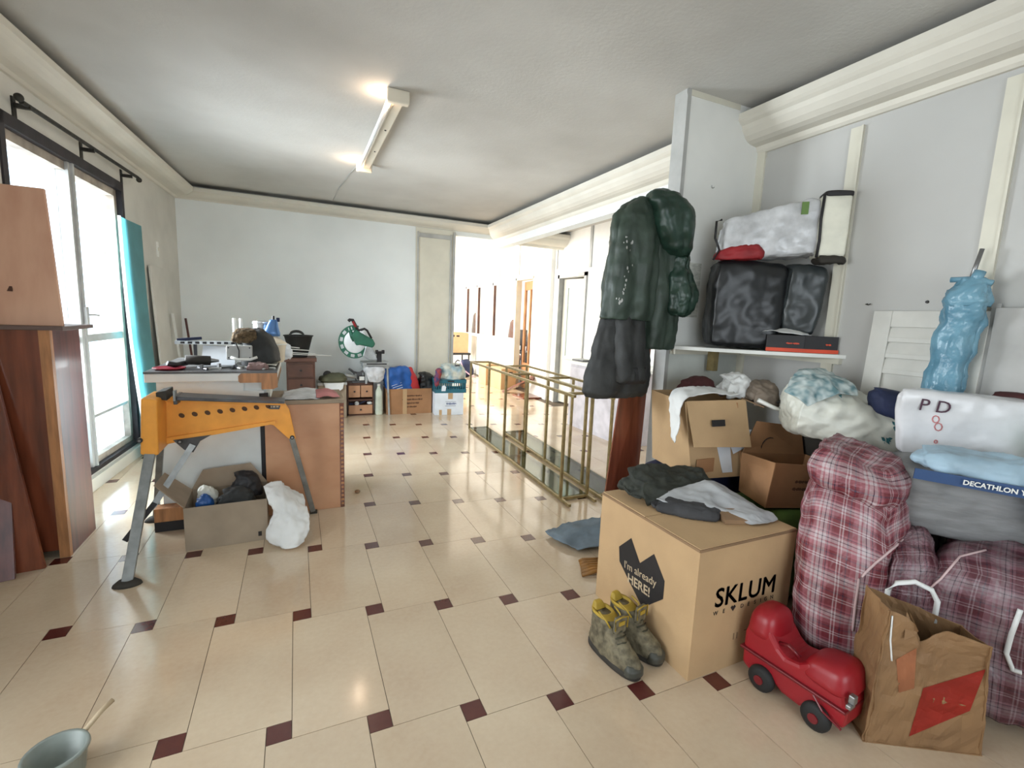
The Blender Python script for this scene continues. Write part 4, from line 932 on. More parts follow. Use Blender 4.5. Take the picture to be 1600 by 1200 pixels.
q = B(); prism(q, [(.96, 1.05), (1.03, 1.04), (1.10, .90), (1.14, .80), (1.0, .80), (.90, .86)], 'y', Yb-.03, Yb+.06); obj('pivot_arm', q, M_alu, t, world=True, bevel=.01)
q = B(); bx(q, .88, 1.30, Yb-.16, Yb+.16, .73, .775); obj('saw_table', q, M_alu, t, world=True, bevel=.006)
q = B(); bx(q, .94, 1.26, Yb-.165, Yb-.158, .745, .765); obj('scale_strip', q, M_black, t, world=True)
q = B(); rod(q, (1.10, Yb-.05, .93), (1.14, Yb-.05, .93), .03, 14); rod(q, (1.20, Yb-.05, .93), (1.24, Yb-.05, .93), .03, 14); bx(q, 1.11, 1.23, Yb-.06, Yb-.04, .92, .94); bx(q, 1.13, 1.2, Yb-.04, Yb+.03, .775, .93); obj('clamp_knob', q, M_black, t, world=True)
t.scale = (.86, 1, .93); t.location.x -= .065
t = thing('saw_stand', 'grey folding stand with wrapped legs under the green mitre saw', 'stand', (1.0, 6.95, 0))
for x0, x1 in ((.88, .95), (1.16, 1.20)):
    for y in (6.84, 7.05):
        q = B(); bar(q, (x0 if x0 < 1 else x1, y, .465 if x0 < 1 else 0), (x0 if x0 < 1 else 1.17, y, .73), .025, .025); obj('leg', q, M_alu, t, world=True)
q = B(); bx(q, .84, 1.20, 6.83, 6.86, .68, .73); bx(q, .84, 1.20, 7.03, 7.06, .68, .73); obj('cross_rail', q, M_alu, t, world=True)
t = thing('plastic_wrap', 'milky plastic sheeting hanging below the green mitre saw', 'plastic sheet', (1.1, 6.8, .5))
bm = soft([(.90, 6.80, .475), (1.08, 6.80, .46), (1.09, 6.98, .46), (.90, 6.98, .475), (.82, 6.79, .72), (1.16, 6.79, .72), (1.14, 7.0, .72), (.82, 7.0, .72)], n=12, k=4, amp=.015, freq=9, crease=.02, seed=2); obj('sheet', bm, M_clearbag, t, world=True, smooth=True)
t = thing('angle_grinder', 'black and grey grinder with a round guard on the pine drawer unit', 'power tool', (.62, 6.9, .5))
q = B(); rod(q, (.56, 6.85, .60), (.74, 6.87, .56), .028, 12); obj('motor_body', q, M_alu, t, world=True, smooth=True)
q = B(); lathe(q, [(0, -.01), (.055, -.008), (.055, .008), (0, .01)], (.37, 6.84, .60), 18, 'y'); tf(q, Matrix.Translation((0, 0, .0))); obj('guard_disc', q, M_black, t, world=True)
q = B(); rod(q, (.40, 6.85, .60), (.56, 6.85, .60), .012, 8); bx(q, .42, .47, 6.83, 6.87, .53, .59); rod(q, (.54, 6.84, .52), (.54, 6.84, .60), .02, 10); obj('shaft', q, M_jaw, t, world=True)
t = thing('tripod_laser', 'dark levelling tool with splayed arms on the pine drawer unit', 'tool', (.78, 6.98, .47))
q = B(); tube(q, [(.66, 6.95, .67), (.72, 6.95, .62), (.80, 6.95, .60), (.86, 6.95, .64)], .016); bx(q, .77, .84, 6.93, 6.99, .52, .62); rod(q, (.76, 6.96, .49), (.72, 6.96, .62), .008, 6); rod(q, (.83, 6.96, .49), (.92, 6.96, .60), .008, 6); bx(q, .70, .92, 6.92, 7.0, .466, .49); obj('frame', q, M_jaw, t, world=True)
q = B(); bx(q, .785, .875, 6.905, 6.92, .495, .57); obj('screen', q, M_black, t, world=True); 
q = B(); bx(q, .795, .865, 6.902, 6.906, .505, .56); obj('display', q, M_shelf, t, world=True)
t = thing('white_bottle', 'white plastic canister standing between pine drawers and brown carton', 'bottle', (1.06, 6.92, 0))
bm = loft([(0, -.05, .05, -.05, .05), (.02, -.055, .055, -.055, .055), (.33, -.05, .05, -.05, .05), (.40, -.02, .02, -.02, .02), (.42, -.02, .02, -.02, .02)], n=3); tf(bm, Matrix.Translation((1.07, 6.93, 0))); obj('bottle_body', bm, mat('greenish_white_plastic', (208, 214, 196), .4), t, world=True, smooth=True)
q = B(); rod(q, (1.07, 6.93, .42), (1.07, 6.93, .45), .024, 12); obj('cap', q, M_shelf, t, world=True)

# brown carton with blue bag and black bag
t = thing('brown_carton', 'wide brown printed carton on the floor holding a blue bag', 'cardboard box', (1.50, 7.0, 0))
carton(t, .66, .30, .375, M_card_d)
for k, wd in enumerate((.26, .30, .22, .17)):
    bm = scribble(wd, .026, k); place(bm, (.05-.01*k, -.1515, .27-k*.055), (1, 0, 0), (0, 0, 1)); obj('printed_line', bm, mat('brown_print', (96, 62, 40), .8), t)
q = B(); bx(q, -.10, -.04, -.152, -.15, .0, .375); obj('tape', q, M_card, t)
t = thing('blue_bag', 'bright blue shopping bag with a red side in the brown carton', 'bag', (1.36, 6.95, .1))
bm = soft([(1.22, 6.9, .10), (1.60, 6.9, .10), (1.60, 7.1, .10), (1.22, 7.1, .10), (1.07, 6.86, .66), (1.49, 6.86, .70), (1.50, 7.06, .68), (1.10, 7.06, .64)], n=14, k=8, amp=.02, freq=5, crease=.03, seed=4); obj('bag_body', bm, M_bluebag, t, world=True, smooth=True)
bm = soft([(1.50, 6.90, .10), (1.68, 6.88, .36), (1.68, 7.06, .36), (1.5, 7.1, .1), (1.48, 6.86, .69), (1.53, 6.87, .70), (1.53, 7.05, .67), (1.48, 7.05, .66)], n=8, k=8, amp=.01, freq=8, crease=.01, seed=5); obj('side_gusset', bm, M_redbag, t, world=True, smooth=True)
for k in range(3):
    q = B(); bar(q, (1.24+k*.015, 6.862, .42-k*.03), (1.38+k*.01, 6.853, .47-k*.035), .004, .014, (0, 1, 0)); obj('printed_stripe', q, M_shelf, t, world=True)
t = thing('black_bag', 'small shiny black plastic bag behind the brown carton, right of the blue bag', 'plastic bag', (1.76, 7.05, .3))
bm = soft(boxc(1.63, 1.93, 6.90, 7.12, .30, .58, (1.66, 1.88, 6.94, 7.1)), n=12, k=3, amp=.02, freq=8, crease=.025, seed=6); obj('bag_body', bm, M_blackbag, t, world=True, smooth=True)
# white carton, teal crate, clothes
t = thing('white_carton', 'white printed carton on the floor under the teal crate', 'cardboard box', (2.06, 6.80, 0), -.10)
q = B(); bx(q, -.215, .215, -.17, .17, 0, .33); obj('body', q, M_whitecard, t, bevel=.004)
q = B(); bx(q, -.03, .03, -.1715, -.17, 0, .09); bx(q, -.02, .05, -.1715, -.17, .24, .33); bx(q, -.15, -.11, -.1715, -.17, 0, .08); obj('tape', q, M_card, t)
bm = scribble(.15, .04, 9); place(bm, (.03, -.1725, .17), (1, 0, 0), (0, 0, 1)); obj('printed_line', bm, mat('pale_blue_print', (120, 130, 160), .7), t)
q = B(); bx(q, -.06, .10, -.1722, -.1712, .135, .14); bx(q, -.06, .1, -.1722, -.1712, .20, .203); obj('printed_rule', q, M_navy, t)
t = thing('teal_crate', 'teal slatted plastic crate full of clothes on the white carton', 'crate', (2.08, 6.80, .33), -.10)
cw, cdp, ch = .23, .16, .20
q = B(); bx(q, -cw, cw, -cdp, cdp, 0, .02); obj('bottom', q, M_crate, t)
for z in (0.02, .165):
    q = B(); h_ = .035
    bx(q, -cw, cw, -cdp-.006, -cdp+.004, z-.02, z+h_); bx(q, -cw, cw, cdp-.004, cdp+.006, z-.02, z+h_); bx(q, -cw-.006, -cw+.004, -cdp, cdp, z-.02, z+h_); bx(q, cw-.004, cw+.006, -cdp, cdp, z-.02, z+h_); obj('rim', q, M_crate, t, bevel=.002)
for k in range(14):
    x = -cw+.015+k*.033
    q = B(); bx(q, x-.007, x+.007, -cdp-.003, -cdp+.003, .04, .16); obj('slat', q, M_crate, t)
    q = B(); bx(q, x-.007, x+.007, cdp-.003, cdp+.003, .04, .16); obj('slat', q, M_crate, t)
for k in range(9):
    y = -cdp+.02+k*.035
    for s in (-1, 1):
        q = B(); bx(q, s*cw-.003, s*cw+.003, y-.007, y+.007, .04, .16); obj('slat', q, M_crate, t)
q = B(); bx(q, -.05, .05, -cdp-.008, -cdp-.006, .165, .185); obj('hand_hole', q, M_black, t)
q = B(); prism(q, [(-.14, .03), (-.08, .03), (-.07, .09), (-.10, .12), (-.135, .10)], 'y', -cdp-.0085, -cdp-.004); obj('torn_label', q, M_whitecard, t)
t = thing('folded_clothes', 'pale striped clothes heaped over the teal crate', 'clothes', (2.08, 6.8, .5))
bm = soft(boxc(1.82, 2.34, 6.63, 6.96, .50, .74, (1.94, 2.30, 6.70, 6.92)), n=18, k=3, amp=.02, freq=8, crease=.022, seed=7)
obj('clothing', bm, mat('mixed_clothes', (200, 200, 186), .8, col2=(110, 150, 168), scale=9, bump=.3, bscale=20, detail=1), t, world=True, smooth=True)
t = thing('red_scarf', 'dark red patterned scarf hanging from the left of the clothes heap', 'scarf', (1.86, 6.7, .55))
bm = soft([(1.80, 6.62, .46), (1.87, 6.62, .40), (1.87, 6.70, .40), (1.80, 6.7, .46), (1.84, 6.62, .68), (1.93, 6.62, .70), (1.93, 6.75, .70), (1.84, 6.75, .68)], n=8, k=3, amp=.012, freq=14, crease=.012); obj('fabric', bm, mat('red_blue_scarf', (150, 60, 50), .8, col2=(40, 60, 110), scale=16, detail=1), t, world=True, smooth=True)
t = thing('chrome_tap', 'small dark chrome tap lying on top of the clothes heap', 'tap', (2.18, 6.75, .74))
q = B(); tube(q, [(2.14, 6.70, .735), (2.15, 6.70, .79), (2.18, 6.70, .815), (2.21, 6.70, .80)], .010); rod(q, (2.14, 6.7, .73), (2.21, 6.7, .735), .014, 8); obj('tap_body', q, M_jaw, t, world=True, smooth=True)

# ================================================================== BRASS RACK
def rack(label, loc, X0, X1, Yn, Yf, RZ, posts0, posts1, skew=0.0):
    t = thing('brass_rack', label, 'display rack', loc, 0, 'brass racks')
    SQ = .022
    def rb(a, b2, name='frame_bar'):
        q = B(); bar(q, a, b2, SQ, SQ); return obj(name, q, M_brass, t, world=True)
    sx_ = lambda y: (y-Yn)*skew
    for X, ps, ext in ((X0, posts0, .09), (X1, posts1, .07)):
        rb((X-ext*skew, Yn-ext, .018), (X+sx_(Yf), Yf, .018), 'bottom_rail')
        rb((X-ext*skew, Yn-ext*.8, RZ), (X+sx_(Yf), Yf, RZ), 'top_rail')
        for y in ps: rb((X+sx_(y), y, .03), (X+sx_(y), y, RZ-.01), 'upright')
    for y in (Yn+.06, (Yn+Yf)/2, Yf):
        rb((X0+sx_(y)+.011, y, RZ), (X1+sx_(y)-.011, y, RZ), 'cross_bar')
        rb((X0+sx_(y)+.011, y, .018), (X1+sx_(y)-.011, y, .018), 'cross_bar')
    q = B(); a, b2 = Yn+.07, Yf-.012
    hexa(q, [(X0+sx_(a)+.011, a, .03), (X1+sx_(a)-.011, a, .03), (X1+sx_(b2)-.011, b2, .03), (X0+sx_(b2)+.011, b2, .03), (X0+sx_(a)+.011, a, .036), (X1+sx_(a)-.011, a, .036), (X1+sx_(b2)-.011, b2, .036), (X0+sx_(b2)+.011, b2, .036)])
    obj('glass_shelf', q, M_smoke, t, world=True)
rack('long low brass frame with smoked glass base, nearer the open floor', (2.08, 4.3, 0), 1.935, 2.19, 3.10, 5.68, .89, (3.17, 4.45, 5.67), (3.17, 4.45, 5.67), .035)
rack('long low brass frame with smoked glass base, beside the side room counter', (2.45, 4.3, 0), 2.275, 2.555, 3.06, 5.36, .87, (3.4, 4.16, 5.34), (3.4, 4.13, 5.34), .045)

# ================================================================== SIDE AND BACK ROOM
t = thing('side_counter', 'pale grey counter with white top in the side room beyond the rack', 'counter', (3.80, 5.0, 0))
q = B(); bx(q, 3.50, 4.17, 4.35, 5.65, 0, .88); obj('body', q, mat('pale_lilac_panel', (206, 200, 204), .5), t, world=True)
q = B(); bx(q, 3.42, 4.18, 4.28, 5.74, .88, .92); obj('worktop', q, M_shelf, t, world=True, bevel=.004)
for y0, y1 in ((4.38, 4.98), (5.02, 5.62)):
    q = B(); bx(q, 3.485, 3.50, y0, y1, .05, .84); d_ = obj('cupboard_door', q, mat('pale_lilac_panel', (0, 0, 0)), t, world=True, bevel=.003)
t = thing('dark_folder', 'dark folder lying on the white side counter', 'folder', (3.6, 5.5, .92))
q = B(); bx(q, 3.50, 3.70, 5.35, 5.62, .921, .938); obj('cover', q, M_jaw, t, world=True)
q = B(); bx(q, 3.505, 3.69, 5.36, 5.61, .938, .942); obj('paper', q, M_greywhite, t, world=True)
t = thing('white_rag', 'white cloth lying at the near end of the side counter', 'cloth', (3.7, 5.0, .92))
bm = soft(boxc(3.48, 3.80, 4.8, 5.25, .921, .96), n=10, k=2.6, amp=.01, crease=.01, freq=10, keep_z=.921); obj('fabric', bm, M_whitecl, t, world=True, smooth=True)
t = thing('wooden_ramp', 'brown wooden piece propped aslant near the far column', 'wood piece', (4.0, 8.1, 0))
q = B(); bar(q, (3.75, 8.45, .02), (4.05, 7.9, .35), .18, .03); bx(q, 3.75, 4.12, 7.62, 8.1, 0, .03); rod(q, (4.03, 7.92, .30), (4.1, 7.98, .36), .05, 10); obj('board', q, M_mahog, t, world=True)
for nm, lb, x0, x1, y0, y1, z0, z1 in (('far_carton', 'plain carton on the far room floor, leftmost of the floor pair', 3.72, 4.1, 9.45, 9.9, 0, .45), ('far_carton', 'larger plain carton on the far room floor nearer the brown doorway', 3.80, 4.14, 8.80, 9.38, 0, .42), ('raised_carton', 'carton with small printed marks standing on the black trolley', 3.45, 3.95, 11.3, 11.8, .55, 1.05)):
    t = thing(nm, lb, 'cardboard box', ((x0+x1)/2, (y0+y1)/2, z0))
    q = B(); bx(q, x0, x1, y0, y1, z0, z1); obj('body', q, M_card, t, world=True, bevel=.005)
    q = B(); bx(q, x0+.02, x1-.02, y0+.02, (y0+y1)/2-.004, z1, z1+.006); bx(q, x0+.02, x1-.02, (y0+y1)/2+.004, y1-.02, z1, z1+.006); obj('flap', q, M_card, t, world=True)
    q = B(); bx(q, x0+.08, x0+.13, y0-.002, y0, z1-.1, z1-.05); bx(q, x0+.18, x0+.26, y0-.002, y0, z1-.1, z1-.06); obj('printed_mark', q, M_ink, t, world=True)
t = thing('black_trolley', 'low black trolley under the raised carton in the far room', 'trolley', (3.7, 11.5, 0))
q = B(); bx(q, 3.42, 4.0, 11.25, 11.85, .50, .55); bx(q, 3.44, 3.98, 11.27, 11.83, .12, .16)
for x in (3.45, 3.95):
    for y in (11.28, 11.8): bx(q, x, x+.03, y, y+.03, .04, .5); rod(q, (x, y+.015, .04), (x+.03, y+.015, .04), .04, 10)
obj('trolley_frame', q, M_black, t, world=True)
t = thing('black_backpack', 'black and pink bag on the floor by the black trolley', 'bag', (3.7, 10.9, 0))
bm = soft(boxc(3.50, 3.95, 10.7, 11.0, 0, .42, (3.6, 3.85, 10.75, 10.95)), n=10, k=3, amp=.02, crease=.02, freq=6, seed=4, keep_z=0); obj('bag_body', bm, M_navy, t, world=True, smooth=True)
q = B(); tube(q, [(3.55, 10.69, .4), (3.62, 10.67, .2), (3.78, 10.68, .08), (3.9, 10.69, .02)], .015); obj('strap', q, mat('pale_pink', (210, 170, 190), .6), t, world=True)
# office behind the glass
for k, (x, y, h_, mm_) in enumerate(((5.25, 11.6, 1.45, M_mahog), (4.62, 12.8, 1.6, M_mahog), (5.35, 10.6, 1.35, M_mahog_dark))):
    t = thing('office_chair', ('tall reddish-brown chair back seen through the nearest office pane', 'tall reddish-brown chair back seen through the farthest office pane', 'dark brown chair seen through the open brown doorway')[k], 'chair', (x, y, 0))
    q = B(); bx(q, -.22, .22, -.24, .24, .42, .50); obj('seat', q, mm_, t, bevel=.02)
    bm = loft([(.5, -.05, .05, -.24, .24), (1.0, .0, .12, -.26, .26), (h_-.1, .02, .14, -.2, .2), (h_-.02, .04, .12, -.08, .08)], n=3); obj('backrest', bm, mm_, t, smooth=True)
    for sx in (-.19, .19):
        for sy2 in (-.2, .2):
            q = B(); rod(q, (sx, sy2, 0), (sx, sy2, .42), .02, 8); obj('leg', q, M_black, t)
t = thing('office_desk', 'dark desk behind the nearest glazed office pane', 'desk', (4.75, 9.7, 0))
q = B(); bx(q, 4.45, 4.80, 9.2, 10.3, .70, .74); obj('desk_top', q, M_jaw, t, world=True)
for y in (9.22, 10.24): q = B(); bx(q, 4.45, 4.80, y, y+.04, 0, .70); obj('desk_side', q, M_jaw, t, world=True)
t = thing('office_monitor', 'dark monitor on the office desk behind glass', 'monitor', (4.62, 9.6, .74))
q = B(); bx(q, 4.60, 4.63, 9.35, 9.85, .86, 1.22); obj('screen', q, M_black, t, world=True, bevel=.005)
q = B(); bx(q, 4.56, 4.68, 9.5, 9.7, .741, .755); bx(q, 4.61, 4.63, 9.57, 9.63, .75, .88); obj('monitor_stand', q, M_black, t, world=True)
t = thing('green_coat', 'green and black garment standing in the brown doorway', 'garment', (4.7, 8.75, 0))
bm = loft([(0, -.12, .12, -.10, .10), (.7, -.14, .14, -.12, .12), (1.1, -.15, .15, -.14, .14), (1.2, -.06, .06, -.06, .06)], folds=6, fold_amp=.15); tf(bm, Matrix.Translation((4.55, 8.82, 0))); obj('fabric', bm, M_black, t, world=True, smooth=True)
bm = soft(boxc(4.44, 4.66, 8.70, 8.94, .9, 1.12), n=8, k=3, amp=.01, crease=.01, freq=8); obj('green_hood', bm, M_green, t, world=True, smooth=True)

# ================================================================== PARTITION, COAT, SHELF
t = thing('mahogany_board', 'tall red-brown mahogany board standing at the partition end behind the coat', 'board', (2.2, 2.7, 0))
q = B(); hexa(q, [(1.93, 2.60, 0), (2.20, 2.57, 0), (2.205, 2.59, 0), (1.935, 2.62, 0), (2.07, 2.62, 1.30), (2.235, 2.57, 1.30), (2.238, 2.59, 1.30), (2.075, 2.64, 1.30)]); obj('panel', q, M_mahog, t, world=True, bevel=.002)
q = B(); hexa(q, [(2.09, 2.585, 1.05), (2.235, 2.56, 1.05), (2.235, 2.565, 1.05), (2.09, 2.59, 1.05), (2.09, 2.587, 1.10), (2.235, 2.562, 1.10), (2.235, 2.567, 1.1), (2.09, 2.592, 1.1)]); obj('dark_band', q, M_black, t, world=True)

t = thing('coat', 'dark green rain coat hanging on the partition end with paint-spotted front', 'coat', (1.95, 2.40, 2.2))
bm = loft([(1.475, 1.66, 1.99, 2.28, 2.40), (1.60, 1.665, 1.985, 2.26, 2.41), (1.80, 1.685, 1.99, 2.26, 2.42), (1.98, 1.70, 2.0, 2.27, 2.42), (2.08, 1.715, 2.02, 2.29, 2.42), (2.14, 1.77, 2.03, 2.31, 2.42), (2.19, 1.86, 2.04, 2.33, 2.41), (2.205, 1.93, 2.02, 2.35, 2.39)], n=2.8, folds=7, fold_amp=.2, seed=2, amp=.008, freq=7, crease=.009, sub=9, twist=1.5, seg=90, vert=.016, vfreq=13)
coat_tree = surf(bm); obj('coat_body', bm, M_rain, t, world=True, smooth=True)
bm = loft([(1.30, 1.955, 2.20, 2.30, 2.42), (1.45, 1.96, 2.205, 2.28, 2.43), (1.65, 1.965, 2.20, 2.27, 2.43), (1.85, 1.96, 2.18, 2.28, 2.43), (2.02, 1.95, 2.15, 2.29, 2.43), (2.12, 1.99, 2.15, 2.31, 2.42)], n=2.4, folds=6, fold_amp=.2, seed=5, amp=.006, freq=9, crease=.009, sub=9, twist=2, seg=80, vert=.014, vfreq=17)
obj('sleeve', bm, M_rain, t, world=True, smooth=True)
bm = loft([(1.88, 2.13, 2.18, 2.24, 2.33), (1.93, 2.02, 2.19, 2.20, 2.35), (2.02, 1.965, 2.185, 2.18, 2.38), (2.12, 1.93, 2.18, 2.19, 2.40), (2.18, 1.91, 2.155, 2.21, 2.41), (2.225, 1.93, 2.11, 2.24, 2.40), (2.245, 1.97, 2.06, 2.28, 2.38)], n=2.3, folds=5, fold_amp=.15, seed=8, amp=.016, freq=5, crease=.013, sub=9, twist=3, seg=80, vert=.012, vfreq=11)
obj('hood', bm, M_hood, t, world=True, smooth=True, label='glossy darker green hood')
bm = loft([(1.52, 2.12, 2.19, 2.24, 2.33), (1.57, 2.09, 2.25, 2.21, 2.36), (1.65, 2.08, 2.27, 2.20, 2.37), (1.74, 2.09, 2.24, 2.22, 2.36), (1.84, 2.12, 2.19, 2.24, 2.34), (1.91, 2.13, 2.185, 2.25, 2.33)], n=2.2, folds=6, fold_amp=.15, seed=3, amp=.008, freq=10, crease=.016, sub=9, twist=2, seg=70, vert=.012, vfreq=20)
obj('sleeve_cuff', bm, M_hood, t, world=True, smooth=True, label='glossy dark green hanging sleeve end')
q = B(); prism(q, [(1.99, 2.02), (2.005, 2.16), (2.02, 2.03), (2.01, 1.98)], 'y', 2.24, 2.27); obj('collar_gap', q, M_black, t, world=True)
random.seed(12)
for k in range(26):
    f = random.random(); px = 965+22*f+random.uniform(-5, 5); py = 475-62*f
    if k > 17: px, py = 981+random.uniform(-7, 8), 392-random.random()*28
    h, n_ = on_surf(coat_tree, px, py, 0)
    if h is None: continue
    r = .003+random.random()*.006
    q = B(); bmesh.ops.create_uvsphere(q, u_segments=7, v_segments=5, radius=r, matrix=Matrix.Translation(h) @ n_.to_track_quat('Z', 'Y').to_matrix().to_4x4() @ Matrix.Diagonal((.7, 1.4, .25, 1)))
    obj('paint_spot', q, M_greywhite, t, world=True)
q = B(); rod(q, (2.10, 2.33, 2.26), (2.10, 2.46, 2.28), .008, 8); obj('hanger_hook', q, M_metal, t, world=True)

t = thing('work_trousers', 'dark grey work trousers hanging under the green coat', 'trousers', (1.83, 2.42, 1.5))
bm = loft([(1.005, 1.63, 2.00, 2.34, 2.46), (1.04, 1.605, 2.02, 2.31, 2.48), (1.15, 1.62, 2.03, 2.30, 2.48), (1.30, 1.66, 2.03, 2.32, 2.48), (1.45, 1.70, 2.02, 2.34, 2.47), (1.60, 1.74, 2.0, 2.36, 2.46)], n=2.6, folds=5, fold_amp=.2, seed=4, amp=.007, freq=8, crease=.008, sub=9, twist=1, seg=90, vert=.014, vfreq=14)
obj('trouser_legs', bm, M_raind, t, world=True, smooth=True)
bm = loft([(1.11, 1.76, 1.95, 2.25, 2.32), (1.13, 1.745, 1.955, 2.24, 2.34), (1.25, 1.74, 1.945, 2.25, 2.36), (1.45, 1.75, 1.93, 2.27, 2.37), (1.53, 1.76, 1.92, 2.29, 2.37)], n=2.4, folds=5, fold_amp=.2, seed=7, amp=.006, freq=9, crease=.008, sub=9, seg=70, vert=.012, vfreq=20)
obj('pocket_flap', bm, M_raind, t, world=True, smooth=True)
bm = loft([(1.10, 1.765, 1.95, 2.243, 2.33), (1.12, 1.75, 1.958, 2.234, 2.345), (1.20, 1.745, 1.955, 2.24, 2.35)], n=2.4, sub=4); obj('cuff', bm, M_black, t, world=True, smooth=True)

t = thing('corner_shelf', 'white triangular corner shelf fixed between the partition and right wall', 'shelf', (2.7, 2.2, 1.32))
pts = [(2.29, YP-.004)]; a0, a1 = Vector((2.245, 2.385)), Vector((2.945, 1.70))
for k in range(13):
    f = k/12; p = a0.lerp(a1, f); n_ = Vector((-.685, -.70)).normalized(); p = p+n_*.05*math.sin(math.pi*f); pts.append((p.x, p.y))
pts.append((2.945, YP-.004)); q = B(); prism(q, pts, 'z', 1.305, 1.328); obj('shelf_board', q, M_shelf, t, world=True, bevel=.002)
q = B(); bx(q, 2.30, 2.94, 2.41, YP-.004, 1.27, 1.305); obj('batten', q, M_cream, t, world=True)
q = B(); bx(q, 2.91, 2.944, 1.72, 2.40, 1.27, 1.305); obj('batten', q, M_cream, t, world=True)
q = B(); bx(q, 2.60, 2.64, 2.35, 2.41, 1.16, 1.305); obj('bracket', q, M_brass, t, world=True)

t = thing('black_filled_bag', 'bulging black bin bag sitting on the white corner shelf', 'bin bag', (2.62, 2.12, 1.328))
bm = soft([(2.36, 2.20, 1.33), (2.68, 1.97, 1.33), (2.86, 2.20, 1.33), (2.5, 2.42, 1.33), (2.36, 2.20, 1.86), (2.76, 1.96, 1.86), (2.90, 2.20, 1.86), (2.52, 2.42, 1.86)], n=22, k=8, amp=.016, freq=3.5, crease=.012, seed=2, keep_z=1.329)
obj('bag_body', bm, M_blackbag, t, world=True, smooth=True)
t = thing('grey_black_bag', 'greyish thin plastic sack pressed on the right of the black bin bag', 'bin bag', (2.82, 2.0, 1.328))
bm = soft([(2.72, 1.98, 1.45), (2.84, 1.84, 1.40), (2.93, 1.98, 1.40), (2.78, 2.1, 1.45), (2.70, 1.95, 1.85), (2.90, 1.80, 1.84), (2.93, 1.96, 1.84), (2.78, 2.1, 1.85)], n=18, k=5, amp=.012, freq=4, crease=.010, seed=5)
obj('bag_body', bm, M_greybag, t, world=True, smooth=True)
t = thing('insulated_bag', 'white insulated bag with black piping lying on top of the black sacks', 'bag', (2.75, 2.05, 1.87))
# axis runs along the shelf front from (2.40,2.30) to (2.93,1.80)
A_ = Vector((2.36, 2.22, 0)); D_ = Vector((.735, -.678, 0)); N_ = Vector((.678, .735, 0))
def P3(u, v, z): p = A_+D_*u+N_*v; return (p.x, p.y, z)
bm = soft([P3(.02, 0, 1.875), P3(.56, 0, 1.89), P3(.56, .22, 1.89), P3(.02, .24, 1.875), P3(.02, .03, 2.10), P3(.56, 0, 2.235), P3(.56, .22, 2.235), P3(.02, .2, 2.10)], n=18, k=7, amp=.010, freq=7, crease=.016, seed=7)
obj('bag_body', bm, M_clearbag, t, world=True, smooth=True)
bm = soft([P3(.55, -.005, 1.885), P3(.70, -.005, 1.885), P3(.70, .09, 1.885), P3(.55, .15, 1.885), P3(.55, -.005, 2.235), P3(.70, -.005, 2.235), P3(.70, .09, 2.235), P3(.55, .15, 2.235)], n=12, k=14, amp=.003, crease=.003, seed=3)
obj('end_panel', bm, mat('ivory_panel', (226, 224, 208), .5), t, world=True, smooth=True)
bm = soft([P3(.565, -.012, 2.225), P3(.71, -.012, 2.225), P3(.71, .09, 2.225), P3(.565, .15, 2.225), P3(.565, -.012, 2.262), P3(.71, -.012, 2.255), P3(.71, .09, 2.255), P3(.565, .15, 2.262)], n=8, k=6, amp=.003, crease=.002); obj('black_trim', bm, M_black, t, world=True, smooth=True)
q = B(); tube(q, [P3(.56, -.012, 2.235), P3(.555, -.014, 2.1), P3(.56, -.014, 1.98), P3(.555, -.012, 1.885)], .008); obj('piping', q, M_black, t, world=True, smooth=True)
q = B(); tube(q, [P3(.03, -.01, 2.11), P3(.0, -.015, 2.10), P3(.0, -.02, 2.0), P3(.03, -.02, 1.93), P3(.0, -.02, 1.87)], .007); obj('piping', q, M_black, t, world=True, smooth=True)
bm = soft([P3(-.01, -.02, 1.865), P3(.30, -.02, 1.868), P3(.30, .1, 1.87), P3(-.01, .1, 1.865), P3(.0, -.01, 1.93), P3(.25, -.025, 1.98), P3(.25, .05, 1.97), P3(.0, .05, 1.93)], n=10, k=3, amp=.01, crease=.01, freq=12); obj('red_panel', bm, M_redcl, t, world=True, smooth=True)
q = B(); bx(q, -.018, .018, -.003, .003, 0, .07); place(q, P3(.47, -.006, 2.13), (D_.x, D_.y, 0), (N_.x, N_.y, 0)); obj('green_print', q, M_leafgreen, t, world=True)
bm = soft([P3(.55, -.03, 1.85), P3(.71, -.03, 1.85), P3(.71, .07, 1.85), P3(.55, .12, 1.85), P3(.55, -.02, 1.90), P3(.70, -.02, 1.89), P3(.70, .07, 1.89), P3(.55, .1, 1.9)], n=8, k=3, amp=.008, crease=.008, freq=12); obj('strap', bm, M_boot_d, t, world=True, smooth=True)

t = thing('black_shoe_box', 'black and orange shoe box with paper sticking out on the shelf', 'box', (2.82, 1.88, 1.328))
q = B()
c0, c1 = Vector((2.70, 1.915, 0)), Vector((2.93, 1.70, 0)); dn = Vector((.15, .16, 0))
q = B(); c2_ = c1+dn*.12; hexa(q, [(2.625, 1.99, 1.335), (2.77, 1.845, 1.335), (2.90, 2.0, 1.335), (2.74, 2.12, 1.335), (2.625, 1.99, 1.43), (2.77, 1.845, 1.43), (2.90, 2.0, 1.43), (2.74, 2.12, 1.43)])
obj('box_body', q, M_black, t, world=True, bevel=.002)
q = B(); hexa(q, [(2.77, 1.845, 1.335), (2.925, 1.745, 1.335), (2.935, 1.95, 1.335), (2.88, 2.0, 1.335), (2.77, 1.845, 1.43), (2.925, 1.745, 1.43), (2.935, 1.95, 1.43), (2.88, 2.0, 1.43)]); obj('box_body', q, M_black, t, world=True)
q = B()
for a, b2 in (((2.622, 1.988), (2.77, 1.842)), ((2.77, 1.842), (2.928, 1.741))): bar(q, (a[0], a[1], 1.341), (b2[0], b2[1], 1.341), .004, .022)
obj('orange_band', q, mat('orange_red', (214, 78, 48), .6), t, world=True)
